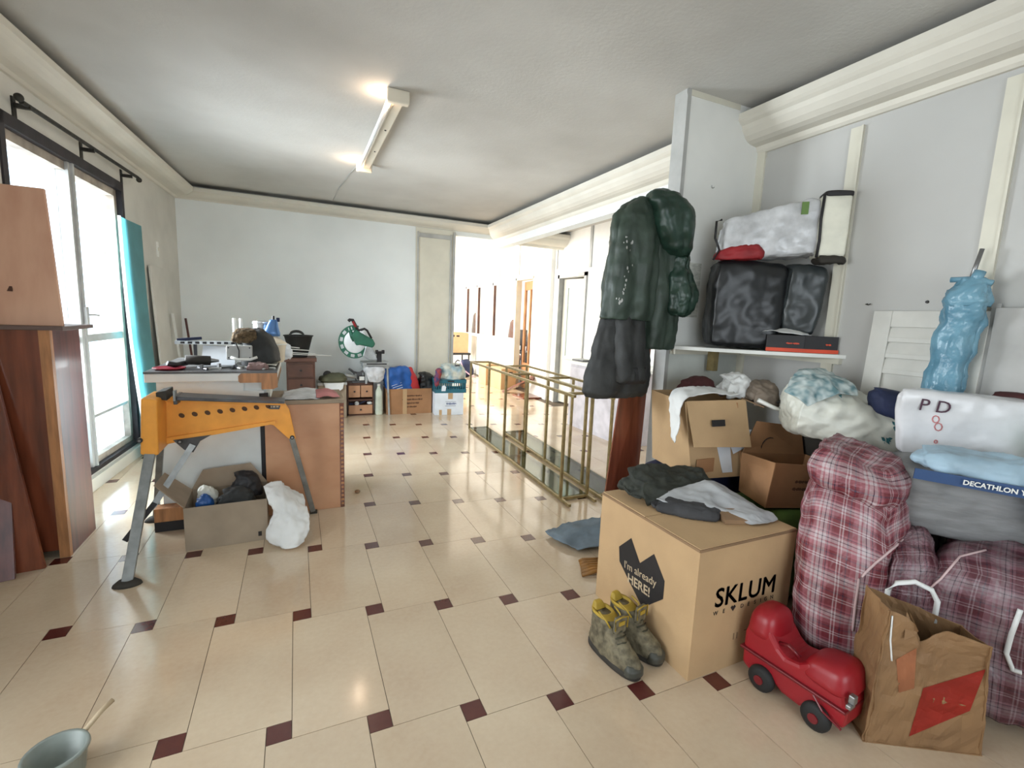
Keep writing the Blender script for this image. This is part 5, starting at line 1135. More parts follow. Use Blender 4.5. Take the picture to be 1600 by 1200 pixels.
for a, b2, wd in (((2.622, 1.988), (2.77, 1.842), .07), ((2.77, 1.842), (2.928, 1.741), .03)):
    bm = scribble(wd, .012, 31, 12); f = .68; dx = Vector((b2[0]-a[0], b2[1]-a[1], 0)); pp = Vector((a[0], a[1], 1.382))+dx*f+Vector((-dx.y, dx.x, 0)).normalized()*-.003; place(bm, pp, dx, (0, 0, 1)); obj('printed_line', bm, mat('orange_red', (0, 0, 0)), t, world=True)
bm = sheet([[(2.60, 1.99, 1.455), (2.70, 1.90, 1.445), (2.80, 1.83, 1.437)], [(2.64, 2.05, 1.452), (2.75, 1.96, 1.47), (2.85, 1.90, 1.45)], [(2.70, 2.10, 1.455), (2.80, 2.03, 1.46), (2.88, 1.97, 1.45)]], n=6, m_=6, amp=.006, crease=.006, freq=14, seed=2, th=.002); obj('tissue_paper', bm, M_whitecl, t, world=True, smooth=True)
t = thing('key_tag', 'small yellow metal plate on the partition edge under the coat', 'plate', (2.27, 2.43, 1.40))
q = B(); bx(q, 2.290, 2.315, YP-.010, YP-.004, 1.35, 1.43); obj('plate', q, M_brass, t, world=True, bevel=.002)
for z in (1.363, 1.417):
    q = B(); rod(q, (2.302, YP-.013, z), (2.302, YP-.009, z), .004, 8); obj('screw', q, M_black, t, world=True)
t = thing('taped_sketch', 'faded grey pencilled sheet stuck on the partition between coat and black bag', 'paper sheet', (2.42, YP-.01, 1.72))
q = B(); bx(q, 2.33, 2.50, YP-.0065, YP-.0045, 1.52, 1.88); obj('sheet', q, mat('pencilled_paper', (214, 214, 204), .8, col2=(168, 168, 158), scale=18, stretch=(1, 1, 3)), t, world=True)

# ================================================================== RIGHT PILE
# SKLUM box
t = thing('large_carton', 'large new cardboard box with black printed lettering and clothes on top', 'cardboard box', (1.74, 1.61, 0))
BX0, BX1, BY0, BY1, BZ = 1.446, 2.03, 1.28, 1.945, .575
q = B(); bx(q, BX0, BX1, BY0, BY0+.006, 0, BZ); obj('front_wall', q, M_card, t, world=True)
q = B(); bx(q, BX0, BX1, BY1-.006, BY1, 0, BZ); obj('back_wall', q, M_card, t, world=True)
q = B(); bx(q, BX0, BX0+.006, BY0+.006, BY1-.006, 0, BZ); obj('side_wall', q, M_card, t, world=True)
q = B(); bx(q, BX1-.006, BX1, BY0+.006, BY1-.006, 0, BZ); obj('side_wall', q, M_card, t, world=True)
q = B(); bx(q, BX0+.003, BX1-.003, BY0+.003, (BY0+BY1)/2-.003, BZ-.001, BZ+.006); obj('top_flap', q, M_card, t, world=True)
q = B(); bx(q, BX0+.003, BX1-.003, (BY0+BY1)/2+.003, BY1-.003, BZ-.001, BZ+.008); obj('top_flap', q, M_card, t, world=True)
q = B(); bar(q, (BX0+.001, BY0+.0, BZ-.002), (BX1-.001, BY0, BZ-.002), .006, .010); bar(q, (BX0, BY0, BZ-.002), (BX0, BY1, BZ-.002), .006, .010); obj('crushed_edge', q, M_card_in, t, world=True)
bm = text_bm('SKLUM', .118, spacing=1.04)
for dx_, dy_ in ((.002, 0), (-.002, 0), (0, .002), (0, -.002)):
    b3 = text_bm('SKLUM', .118, spacing=1.04); tf(b3, Matrix.Translation((dx_, dy_, 0))); me_ = bpy.data.meshes.new('t'); b3.to_mesh(me_); b3.free(); bm.from_mesh(me_); bpy.data.meshes.remove(me_)
place(bm, (1.742, BY0-.0012, .338), (1, 0, -.02), (0, 0, 1)); obj('printed_lettering', bm, M_ink, t, world=True)
for x, ch_ in ((1.567, 'W'), (1.615, 'E'), (1.724, 'D'), (1.764, 'E'), (1.804, 'S'), (1.840, 'I'), (1.872, 'G'), (1.912, 'N')):
    bm = text_bm(ch_, .026); place(bm, (x, BY0-.0012, .277-(x-1.6)*.01), (1, 0, 0), (0, 0, 1)); obj('printed_letter', bm, M_ink, t, world=True)
q = B(); prism(q, [(1.655, .283), (1.663, .292), (1.670, .285), (1.677, .292), (1.685, .283), (1.670, .264)], 'y', BY0-.0018, BY0-.0005); obj('printed_heart', q, M_ink, t, world=True)
for a in ((1.69, 1.696, .125, .155), (1.71, 1.716, .125, .155), (1.755, 1.775, .150, .155)):
    q = B(); bx(q, a[0], a[1], BY0-.0014, BY0-.0004, a[2], a[3]); obj('handling_mark', q, M_card_in, t, world=True)
q = B(); prism(q, [(1.778, .356), (1.693, .44), (1.62, .349), (1.533, .438), (1.455, .349), (1.455, .265), (1.578, .149), (1.687, .225), (1.766, .284)], 'x', BX0-.0018, BX0-.0004); obj('printed_heart', q, M_black, t, world=True)
bm = text_bm("I'm already", .052); place(bm, (BX0-.0028, 1.615, .300), (0, -1, .10), (0, -.1, 1)); tf(bm, Matrix.Identity(4)); obj('printed_lettering', bm, M_inklight, t, world=True)
bm = text_bm("HERE!", .062, bold=.001); place(bm, (BX0-.0028, 1.615, .240), (0, -1, .06), (0, -.06, 1)); obj('printed_lettering', bm, M_inklight, t, world=True)

# clothes on the big carton
t = thing('camouflage_jacket', 'dark camouflage jacket bunched at the back of the large carton', 'jacket', (1.65, 1.85, .58))
bm = soft([(1.44, 1.66, .582), (2.00, 1.62, .582), (2.02, 1.95, .582), (1.46, 1.95, .582), (1.47, 1.76, .68), (2.0, 1.74, .665), (2.0, 1.93, .69), (1.49, 1.93, .72)], n=24, k=2.8, amp=.018, freq=6, crease=.026, seed=3, keep_z=.583); obj('jacket_body', bm, M_darkolive, t, world=True, smooth=True)
for x, z in ((1.70, .655), (1.83, .645)):
    bm = soft(boxc(x-.045, x+.045, 1.745, 1.80, z-.045, z), n=8, k=3, amp=.006, crease=.006, freq=20); obj('camouflage_patch', bm, M_camo, t, world=True, smooth=True)
t = thing('dark_trousers', 'dark rolled trousers at the front left of the carton top', 'trousers', (1.62, 1.62, .58))
bm = soft([(1.50, 1.66, .583), (1.70, 1.44, .583), (1.80, 1.50, .583), (1.60, 1.74, .583), (1.51, 1.66, .62), (1.71, 1.455, .625), (1.79, 1.50, .625), (1.60, 1.73, .63)], n=16, k=3, amp=.010, freq=9, crease=.014, seed=6, keep_z=.583); obj('trouser_legs', bm, mat('charcoal_cloth', (58, 58, 60), .8, var=.1, bump=.2), t, world=True, smooth=True)
t = thing('pale_shirt', 'pale grey printed shirt crumpled on the right of the large carton', 'shirt', (1.82, 1.55, .58))
bm = sheet([[(1.55, 1.66, .625), (1.66, 1.69, .645), (1.80, 1.70, .665), (1.92, 1.68, .665), (2.02, 1.62, .625)],
            [(1.60, 1.60, .625), (1.70, 1.60, .635), (1.80, 1.61, .655), (1.91, 1.60, .66), (2.02, 1.55, .615)],
            [(1.72, 1.53, .615), (1.76, 1.51, .625), (1.82, 1.51, .625), (1.92, 1.50, .625), (2.02, 1.46, .605)],
            [(1.80, 1.45, .60), (1.83, 1.42, .605), (1.88, 1.41, .60), (1.95, 1.40, .605), (2.02, 1.40, .595)],
            [(1.83, 1.38, .592), (1.85, 1.36, .592), (1.89, 1.35, .592), (1.95, 1.35, .592), (2.01, 1.36, .592)]], n=10, m_=10, amp=.012, crease=.010, freq=8, seed=8, th=.003)
obj('shirt_body', bm, M_greycl, t, world=True, smooth=True)
t = thing('card_offcut', 'small folded cardboard offcut under the pale shirt', 'cardboard', (1.80, 1.45, .582))
q = B(); hexa(q, [(1.74, 1.42, .583), (1.86, 1.38, .583), (1.89, 1.46, .583), (1.77, 1.50, .583), (1.735, 1.42, .605), (1.855, 1.38, .60), (1.89, 1.46, .62), (1.77, 1.50, .625)]); obj('card', q, M_card_in, t, world=True)

# work boots
M_toecap = mat('dark_toe_rubber', (70, 70, 62), .5, var=.1)
def boot(loc, rz, label):
    t = thing('work_boot', label, 'boot', loc, rz, 'pair of olive work boots')
    # toe towards -y
    bm = loft([(.018, -.048, .048, -.145, .145), (.045, -.052, .052, -.15, .145), (.075, -.048, .048, -.135, .14), (.10, -.042, .042, -.09, .138), (.125, -.040, .040, -.045, .135), (.15, -.042, .042, -.015, .132), (.175, -.045, .045, .0, .132)], n=2.3, sub=4, amp=.004, freq=22, crease=.004, seed=int(loc[0]*10)); obj('upper', bm, M_olive, t, smooth=True)
    bm = loft([(0, -.046, .046, -.143, .143), (.005, -.052, .052, -.152, .150), (.024, -.053, .053, -.154, .150), (.03, -.050, .050, -.148, .146)], n=2.5, sub=2); obj('sole', bm, M_boot_d, t, smooth=True)
    bm = loft([(.02, -.046, .046, -.156, -.09), (.045, -.044, .044, -.155, -.095), (.062, -.034, .034, -.14, -.10)], n=2.2, sub=4, seg=24); obj('toe_cap', bm, M_toecap, t, smooth=True)
    bm = loft([(.166, -.043, .043, .0, .131), (.178, -.045, .045, .008, .133), (.188, -.044, .044, .04, .134), (.187, -.034, .034, .045, .122), (.15, -.028, .028, .02, .112)], n=2.4, sub=2, cap=False); obj('collar_lining', bm, M_yellow, t, smooth=True)
    bm = soft([(-.034, .095, .175), (.034, .095, .175), (.030, .135, .175), (-.030, .135, .175), (-.022, .112, .208), (.022, .112, .208), (.020, .132, .21), (-.020, .132, .21)], n=8, k=5, amp=.002, crease=.002); obj('heel_tab', bm, M_yellow, t, smooth=True)
    bm = soft([(-.030, -.035, .14), (.030, -.035, .14), (.030, -.012, .14), (-.030, -.012, .14), (-.034, -.035, .215), (.034, -.035, .215), (.032, -.018, .217), (-.032, -.018, .217)], n=8, k=7, amp=.002, crease=.002); obj('tongue', bm, M_olive, t, smooth=True)
    q = B(); tube(q, [(-.033, -.036, .165), (-.036, -.036, .214), (0, -.037, .22), (.036, -.036, .214), (.033, -.036, .165)], .0035, 6); obj('tongue_edge', q, M_yellow, t, smooth=True)
    q = B(); bx(q, -.016, .016, -.040, -.036, .183, .200); obj('tongue_label', q, M_yellow, t)
    for k in range(5):
        y = -.075+k*.014; z = .098+k*.017
        q = B(); tube(q, [(-.030, y+.012, z-.004), (0, y-.006, z+.006), (.030, y+.012, z-.004)], .003, 6); obj('lace', q, M_lace, t, smooth=True)
    for s in (-1, 1):
        q = B(); tube(q, [(s*.034, -.005, .16), (s*.043, .02, .19), (s*.045, .06, .203)], .004, 6); obj('padded_edge', q, M_yellow, t, smooth=True)
    return t
boot((1.235, 1.505, 0), .10, 'scuffed olive work boot with yellow lining, left one of the pair')
boot((1.368, 1.535, 0), .22, 'scuffed olive work boot with yellow lining, nearer the large carton')

t = thing('blue_grey_cloth', 'grey-blue cloth spilling over the floor left of the large carton', 'cloth', (1.5, 2.4, 0))
bm = sheet([[(1.52, 2.66, .02), (1.72, 2.68, .04), (1.95, 2.62, .07)], [(1.53, 2.52, .02), (1.72, 2.50, .07), (1.95, 2.48, .09)], [(1.60, 2.36, .02), (1.75, 2.33, .03), (1.95, 2.30, .04)]], n=9, m_=9, amp=.012, crease=.018, freq=9, seed=5, th=.005)
for v in bm.verts: v.co.z = max(v.co.z, .003)
obj('fabric', bm, M_denim, t, world=True, smooth=True)
t = thing('leather_strips', 'bundle of amber brown leather strips on the floor left of the large carton', 'leather', (1.6, 2.2, 0))
for k in range(6):
    q = B(); y = 2.10+k*.028; tube(q, [(1.47+k*.015, y+.02, .012), (1.55, y, .03), (1.65, y-.01, .02), (1.78, y+.01, .012)], .011, 6); obj('strip', q, M_amber, t, world=True, smooth=True)

# stack behind: boxes that carry the open carton
t = thing('green_bag', 'green woven bag on the floor behind the large carton', 'bag', (2.15, 1.65, 0))
bm = soft(boxc(2.06, 2.74, 1.50, 1.90, 0, .50), n=14, k=6, amp=.008, freq=6, crease=.010, seed=2, keep_z=.001); obj('bag_body', bm, M_leafgreen, t, world=True, smooth=True)
t = thing('blue_dark_bag', 'dark blue bag under the open carton of clothes', 'bag', (2.2, 2.15, 0))
bm = soft(boxc(1.98, 2.60, 1.96, 2.36, 0, .585), n=14, k=6, amp=.010, freq=6, crease=.010, seed=4, keep_z=.001); obj('bag_body', bm, M_navy, t, world=True, smooth=True)
t = thing('clothes_carton', 'open tan carton of clothes with hand hole and peeling white tape', 'cardboard box', (2.27, 2.04, .60))
c8 = [(2.02, 1.90, .60), (2.45, 1.84, .60), (2.60, 2.20, .60), (2.10, 2.32, .60), (1.915, 1.90, 1.05), (2.34, 1.86, 1.05), (2.62, 2.22, 1.05), (2.05, 2.32, 1.05)]
for a, b2, nm in ((0, 1, 'front_wall'), (1, 2, 'side_wall'), (2, 3, 'back_wall'), (3, 0, 'side_wall')):
    n_ = (Vector(c8[b2])-Vector(c8[a])).cross(Vector((0, 0, 1))).normalized()*-.006
    p = [Vector(c8[a]), Vector(c8[b2]), Vector(c8[b2])+n_, Vector(c8[a])+n_, Vector(c8[a+4]), Vector(c8[b2+4]), Vector(c8[b2+4])+n_, Vector(c8[a+4])+n_]
    obj(nm, hexa(B(), p), M_card, t, world=True)
q = B(); hexa(q, [Vector(p) for p in c8[:4]]+[Vector(p)+Vector((0, 0, .006)) for p in c8[:4]]); obj('bottom', q, M_card, t, world=True)
def wflap(t, ps, m_, name='flap', th=.005):
    n = (Vector(ps[1])-Vector(ps[0])).cross(Vector(ps[3])-Vector(ps[0])).normalized()*th
    return obj(name, hexa(B(), [Vector(p) for p in ps]+[Vector(p)+n for p in ps]), m_, t, world=True)
wflap(t, [(1.925, 1.90, 1.055), (2.335, 1.862, 1.055), (2.35, 1.80, .79), (1.955, 1.84, .81)], M_card)
q = B(); bx(q, -.045, .045, -.018, .018, -.002, .002); place(q, (2.115, 1.838, .935), (1, -.09, 0), (.02, .22, 1)); obj('hand_hole', q, M_black, t, world=True)
wflap(t, [(2.34, 1.86, 1.055), (2.60, 2.20, 1.055), (2.66, 2.16, 1.03), (2.42, 1.80, 1.02)], M_card_in)
for ps in ([(2.25, 1.862, .80), (2.42, 1.846, .86), (2.425, 1.841, .80), (2.28, 1.856, .74)], [(2.16, 1.874, .80), (2.25, 1.862, .80), (2.29, 1.858, .63), (2.22, 1.866, .63)], [(2.36, 1.85, .88), (2.42, 1.842, .88), (2.46, 1.838, .63), (2.42, 1.842, .63)]):
    wflap(t, ps, M_whitecard, 'tape', .003)
q = B(); bar(q, (2.36, 1.875, .62), (2.27, 1.882, 1.04), .002, .05, (0, 1, 0)); obj('tape', q, M_card_d, t, world=True)
q = B(); bx(q, 2.03, 2.16, 1.88, 1.885, .64, .72); obj('printed_patch', q, M_card_d, t, world=True)
t = thing('white_garment', 'white garment hanging over the left and top of the clothes carton', 'garment', (2.05, 2.0, 1.0))
bm = sheet([[(1.86, 1.88, .83), (1.87, 1.92, .85), (1.90, 1.96, .88)], [(1.88, 1.88, .96), (1.885, 1.93, .97), (1.90, 1.98, .97)], [(1.90, 1.885, 1.065), (1.92, 1.95, 1.075), (1.96, 2.05, 1.07)], [(2.03, 1.90, 1.085), (2.05, 1.97, 1.11), (2.08, 2.06, 1.09)], [(2.18, 1.885, 1.08), (2.20, 1.97, 1.10), (2.22, 2.05, 1.09)], [(2.30, 1.885, 1.07), (2.33, 1.95, 1.08), (2.35, 2.04, 1.08)]], n=6, m_=6, amp=.010, crease=.014, freq=12, seed=4, th=.005)
obj('fabric', bm, M_whitecl, t, world=True, smooth=True)
t = thing('white_towel', 'bunched white towel rising from the top right of the clothes carton', 'towel', (2.42, 2.1, 1.05))
bm = soft([(2.26, 1.95, 1.04), (2.48, 1.92, 1.04), (2.56, 2.12, 1.04), (2.34, 2.18, 1.04), (2.33, 1.98, 1.15), (2.50, 1.95, 1.17), (2.56, 2.1, 1.18), (2.38, 2.12, 1.16)], n=16, k=2.6, amp=.016, freq=11, crease=.020, seed=6); obj('fabric', bm, M_whitecl, t, world=True, smooth=True)
t = thing('taupe_shoulder_bag', 'taupe shoulder bag with dark zip on the right of the clothes carton', 'bag', (2.5, 1.95, 1.08))
bm = soft([(2.36, 1.84, 1.02), (2.54, 1.78, .98), (2.66, 1.96, 1.0), (2.42, 2.02, 1.04), (2.40, 1.86, 1.12), (2.55, 1.80, 1.13), (2.66, 1.95, 1.15), (2.46, 2.0, 1.15)], n=16, k=3, amp=.012, freq=10, crease=.014, seed=8); obj('bag_body', bm, M_taupe, t, world=True, smooth=True)
q = B(); tube(q, [(2.38, 1.815, 1.06), (2.46, 1.77, 1.02), (2.53, 1.76, 1.00), (2.55, 1.77, 1.05), (2.53, 1.78, 1.09)], .012); obj('shoulder_strap', q, M_shelf, t, world=True, smooth=True)
q = B(); tube(q, [(2.49, 1.775, 1.045), (2.52, 1.765, 1.065), (2.54, 1.77, 1.09)], .008); obj('zip', q, M_black, t, world=True)
t = thing('dark_red_lining', 'dark maroon cloth at the back left of the clothes carton', 'cloth', (2.25, 2.2, 1.05))
bm = soft([(2.10, 2.10, 1.04), (2.40, 2.08, 1.04), (2.42, 2.26, 1.04), (2.10, 2.26, 1.04), (2.18, 2.14, 1.12), (2.38, 2.12, 1.15), (2.38, 2.24, 1.15), (2.16, 2.24, 1.12)], n=12, k=3, amp=.008, crease=.01, freq=10, seed=2); obj('fabric', bm, mat('maroon_cloth', (70, 30, 30), .8), t, world=True, smooth=True)

# low open printed box in front
t = thing('printed_carton', 'low open brown printed carton on the green bag beside the plaid bag', 'cardboard box', (2.49, 1.62, .5))
c8 = [(2.21, 1.575, .535), (2.69, 1.52, .49), (2.75, 1.77, .50), (2.31, 1.82, .53), (2.23, 1.56, .78), (2.75, 1.50, .72), (2.79, 1.77, .72), (2.30, 1.82, .76)]
for a, b2, nm in ((0, 1, 'front_wall'), (1, 2, 'side_wall'), (2, 3, 'back_wall'), (3, 0, 'side_wall')):
    n_ = (Vector(c8[b2])-Vector(c8[a])).cross(Vector((0, 0, 1))).normalized()*-.006
    p = [Vector(c8[a]), Vector(c8[b2]), Vector(c8[b2])+n_, Vector(c8[a])+n_, Vector(c8[a+4]), Vector(c8[b2+4]), Vector(c8[b2+4])+n_, Vector(c8[a+4])+n_]
    obj(nm, hexa(B(), p), M_card_d, t, world=True)
q = B(); hexa(q, [Vector(p) for p in c8[:4]]+[Vector(p)+Vector((0, 0, .006)) for p in c8[:4]]); obj('bottom', q, M_card_d, t, world=True)
wflap(t, [(2.31, 1.825, .755), (2.78, 1.775, .715), (2.79, 1.82, .88), (2.42, 1.84, .93)], M_card_d)
for k, wd in enumerate((.14, .17)):
    bm = scribble(wd, .020, 20+k); place(bm, (2.44, 1.529, .665-k*.04), (1, -.115, -.09), (.03, -.06, 1)); obj('printed_line', bm, mat('brown_print', (0, 0, 0)), t, world=True)
q = B(); tube(q, arc((2.52, 1.815, .76), .07, 0, math.pi, 10, 'xz'), .003, 6); obj('string_handle', q, M_ink, t, world=True)

# white printed bag
t = thing('leaf_print_bag', 'white shopping bag with teal leaf print, slumped behind the plaid bag', 'shopping bag', (2.75, 1.45, .9))
bm = soft([(2.36, 1.62, .90), (2.80, 1.20, .84), (2.93, 1.45, .84), (2.55, 1.85, .90), (2.34, 1.58, 1.14), (2.86, 1.18, .99), (2.93, 1.42, 1.10), (2.52, 1.82, 1.23)], n=28, k=4.5, amp=.020, freq=4, crease=.030, seed=12); ltree = surf(bm); obj('bag_body', bm, M_whitepl, t, world=True, smooth=True)
bm = sheet([[(2.34, 1.62, 1.12), (2.43, 1.66, 1.21), (2.54, 1.68, 1.25), (2.66, 1.62, 1.22)], [(2.33, 1.55, 1.11), (2.43, 1.54, 1.18), (2.54, 1.54, 1.21), (2.66, 1.50, 1.18)], [(2.36, 1.52, 1.08), (2.45, 1.49, 1.12), (2.54, 1.47, 1.14), (2.62, 1.44, 1.13)]], n=9, m_=9, amp=.014, crease=.026, freq=8, seed=3)
obj('bag_collar', bm, mat('leaf_print', (196, 206, 204), .5, col2=(96, 130, 136), scale=24, detail=1, bump=.4, bscale=14), t, world=True, smooth=True)
for k in range(34):
    if k < 16: cx_, cy_ = 1412+random.uniform(-26, 26), 668+random.uniform(-14, 14)
    elif k < 28: cx_, cy_ = 1300+random.uniform(-40, 40), 598+random.uniform(-14, 22)
    else: cx_, cy_ = 1400+random.uniform(-20, 20), 690+random.uniform(-8, 4)
    a = random.random()*3.14; ca, sa = math.cos(a), math.sin(a); L1, L2 = 5.5, 2.4
    if any(on_surf(ltree, cx_+dx_, cy_+dy_)[0] is None for dx_, dy_ in ((-6, 0), (6, 0), (0, 5), (0, -5))): continue
    decal(ltree, 'printed_leaf', [(cx_-ca*L1, cy_-sa*L1), (cx_+sa*L2, cy_-ca*L2), (cx_+ca*L1, cy_+sa*L1), (cx_-sa*L2, cy_+ca*L2), (cx_-sa*L2-ca, cy_+ca*L2-sa)], mat('teal_print', (70, 130, 136), .6), t)
t = thing('navy_cloth', 'navy cloth between the leaf-print bag and the white lettered bag', 'cloth', (2.75, 1.25, 1.1))
bm = soft([(2.60, 1.32, 1.06), (2.82, 1.10, .98), (2.90, 1.25, .98), (2.7, 1.46, 1.06), (2.60, 1.36, 1.20), (2.80, 1.13, 1.13), (2.88, 1.26, 1.15), (2.68, 1.44, 1.20)], n=14, k=3.5, amp=.008, crease=.008, freq=8, seed=5); obj('fabric', bm, M_navy, t, world=True, smooth=True)
# white lettered bag
t = thing('lettered_bag', 'white glossy shopping bag with P.D lettering at the right edge', 'shopping bag', (2.85, .95, .9))
c_ = [(2.44, 1.16, .92), (2.82, .76, .92), (2.93, .88, .92), (2.68, 1.25, .92), (2.36, 1.16, 1.23), (2.84, .74, 1.19), (2.92, .84, 1.19), (2.66, 1.25, 1.22)]
bm = soft(c_, n=22, k=9, amp=.008, freq=4, crease=.008, seed=2); btree = surf(bm); obj('bag_body', bm, mat('glossy_white_bag', (216, 216, 218), .25, var=.04, bump=.4, bscale=6), t, world=True, smooth=True)
text_on(btree, 'P D', 1444, 633, 1476, 637, .075, mat('dark_maroon_print', (72, 40, 58), .6), t)
for (px, py, r) in ((1462, 655, 5.5), (1466, 667, 6), (1462, 690, 2.5)):
    cord(btree, 'printed_ring', [(px+r*math.cos(a_*.785), py+r*math.sin(a_*.785)) for a_ in range(9)], .0025, M_pinkprint, t, lift=.001)

t = thing('dark_patterned_cloth', 'navy and grey patterned bundle at the right edge above the green bag', 'cloth bundle', (2.83, .74, 1.1))
bm = soft(boxc(2.76, 2.90, .60, .74, 1.04, 1.17), n=12, k=2.6, amp=.01, crease=.012, freq=12, seed=3); obj('fabric', bm, mat('navy_grey_pattern', (110, 110, 116), .8, col2=(28, 36, 66), scale=14, detail=1), t, world=True, smooth=True)
t = thing('green_plastic_bag', 'bright green plastic bag at the right edge of the pile', 'plastic bag', (2.72, .70, 1.0))
bm = soft(boxc(2.58, 2.84, .58, .78, .96, 1.08, (2.60, 2.8, .62, .74)), n=14, k=3, amp=.012, crease=.016, freq=9, seed=6); obj('bag_body', bm, M_green, t, world=True, smooth=True)
# grey sack and blue sports bag
t = thing('grey_sack', 'big grey textile sack stacked on the plaid bags at the right', 'sack', (2.55, .95, .6))
bm = soft([(2.24, 1.08, .62), (2.62, .66, .60), (2.90, .90, .60), (2.55, 1.28, .62), (2.26, 1.12, .93), (2.60, .70, .96), (2.86, .92, .96), (2.55, 1.26, .93)], n=22, k=3.6, amp=.014, freq=5, crease=.014, seed=4); obj('sack_body', bm, M_greysack, t, world=True, smooth=True)
t = thing('sports_bag', 'pale blue plastic sports shop bag with a navy lettered band', 'shopping bag', (2.5, .9, .95))
bm = soft([(2.25, .98, .93), (2.52, .66, .89), (2.66, .80, .89), (2.40, 1.10, .93), (2.27, 1.02, 1.00), (2.52, .70, 1.00), (2.64, .80, 1.0), (2.40, 1.08, 1.0)], n=18, k=3.5, amp=.010, freq=8, crease=.014, seed=7); obj('bag_body', bm, M_ltblue, t, world=True, smooth=True)
bd = Vector((.27, -.32, -.01)).normalized()
q = B(); bar(q, (2.232, .975, .917), (2.505, .640, .895), .006, .042); obj('navy_band', q, mat('band_blue', (32, 66, 112), .5), t, world=True)
bm = text_bm('DECATHLON Y', .026, spacing=1.0, bold=.0006); place(bm, (2.375, .789, .906), (.273, -.335, -.022), (0, 0, 1)); tf(bm, Matrix.Translation((-.006, -.005, 0))); obj('printed_lettering', bm, M_shelf, t, world=True)
bm = soft([(2.46, .62, .74), (2.56, .52, .74), (2.66, .62, .74), (2.56, .72, .74), (2.47, .64, .90), (2.56, .55, .92), (2.64, .62, .92), (2.56, .70, .9)], n=10, k=4, amp=.008, crease=.01, freq=9); obj('blue_side', bm, M_blue, t, world=True, smooth=True)

t = thing('wall_plug', 'small black plug hole in the right wall above the louvred shutter', 'wall plug', (2.95, 1.27, 1.66))
q = B(); rod(q, (2.951, 1.347, 1.632), (2.936, 1.347, 1.632), .010, 12, .007); obj('plug', q, M_black, t, world=True)
t = thing('wall_hook', 'tiny dark hook in the right wall beside the cover strip', 'hook', (2.95, 1.60, 1.62))
q = B(); tube(q, [(2.944, 1.625, 1.625), (2.925, 1.625, 1.622), (2.92, 1.61, 1.618), (2.925, 1.60, 1.625)], .003, 6); obj('hook_wire', q, M_boot_d, t, world=True)
# blue-wrapped clamp stand and louvred shutter
t = thing('louvred_shutter', 'white louvred shutter leaning on the right wall behind the blue clamp', 'shutter', (2.88, 1.32, .9))
def SH(y, z, d=0): return (2.938-.06*(1.6-z)-d, y, z)
def shb(y0, y1, z0, z1, d0, d1, name, mm_=M_whitepnl):
    q = B(); hexa(q, [SH(y0, z0, d1), SH(y0, z0, d0), SH(y1, z0, d0), SH(y1, z0, d1), SH(y0, z1, d1), SH(y0, z1, d0), SH(y1, z1, d0), SH(y1, z1, d1)]); return obj(name, q, mm_, t, world=True, bevel=.002)
shb(1.08, 1.57, 1.0, 1.585, 0, .010, 'back_board')
shb(1.48, 1.57, 1.0, 1.585, .010, .026, 'stile'); shb(1.08, 1.16, 1.0, 1.585, .010, .026, 'stile')
for z0, z1 in ((1.50, 1.585), (1.42, 1.445), (1.335, 1.36), (1.25, 1.275), (1.0, 1.04)): shb(1.16, 1.48, z0, z1, .010, .024, 'rail')
for z0 in (1.445, 1.36, 1.275):
    q = B(); z1 = z0+.05; hexa(q, [SH(1.16, z0, .022), SH(1.16, z0, .016), SH(1.48, z0, .016), SH(1.48, z0, .022), SH(1.16, z1, .014), SH(1.16, z1, .010), SH(1.48, z1, .010), SH(1.48, z1, .014)]); obj('louvre', q, M_whitepnl, t, world=True)
t = thing('grey_laminate_sheet', 'plain grey laminate sheet leaning on the right wall at the frame edge', 'board', (2.93, .8, 0))
q = B(); hexa(q, [(2.85, .35, 0), (2.865, .35, 0), (2.865, 1.065, 0), (2.85, 1.065, 0), (2.90, .35, 1.60), (2.915, .35, 1.60), (2.915, 1.065, 1.60), (2.90, 1.065, 1.60)]); obj('panel', q, M_greyboard, t, world=True, bevel=.002)
t = thing('wrapped_clamp', 'tall tool wrapped in blue film with a crossbar and a bare metal rod on top', 'clamp', (2.80, 1.15, .95))
bm = loft([(.835, 2.755, 2.86, 1.16, 1.265), (.98, 2.76, 2.86, 1.15, 1.255), (1.20, 2.765, 2.87, 1.125, 1.235), (1.45, 2.77, 2.88, 1.10, 1.215), (1.58, 2.77, 2.89, 1.08, 1.205), (1.64, 2.765, 2.89, 1.075, 1.205), (1.70, 2.78, 2.88, 1.10, 1.18), (1.72, 2.79, 2.87, 1.12, 1.165)], n=2.4, folds=6, fold_amp=.1, seed=3, amp=.010, freq=8, crease=.022, sub=9, twist=4, seg=80, vert=.008, vfreq=14); obj('film_wrap', bm, M_clampbl, t, world=True, smooth=True)
q = B(); rod(q, (2.85, 1.155, 1.70), (2.865, 1.135, 1.865), .009, 10); obj('metal_rod', q, M_metal, t, world=True, smooth=True)
q = B(); tube(q, [(2.80, 1.205, 1.725), (2.81, 1.14, 1.725), (2.82, 1.06, 1.705)], .0125); obj('crossbar', q, M_clampbl, t, world=True, smooth=True)
q = B(); rod(q, (2.81, 1.12, 1.715), (2.82, 1.11, 1.76), .022, 12); obj('knob', q, M_clampbl, t, world=True, smooth=True)
bm = loft([(1.60, 2.76, 2.895, 1.07, 1.205), (1.625, 2.75, 2.90, 1.06, 1.215), (1.66, 2.76, 2.895, 1.075, 1.205)], n=2.3, folds=5, fold_amp=.1, amp=.008, freq=12, crease=.012, sub=6, seg=60); obj('film_collar', bm, M_clampbl, t, world=True, smooth=True)
q = B(); bar(q, (2.89, 1.075, 1.0), (2.915, 1.068, 1.62), .006, .03); obj('clamp_rail', q, M_greyboard, t, world=True)
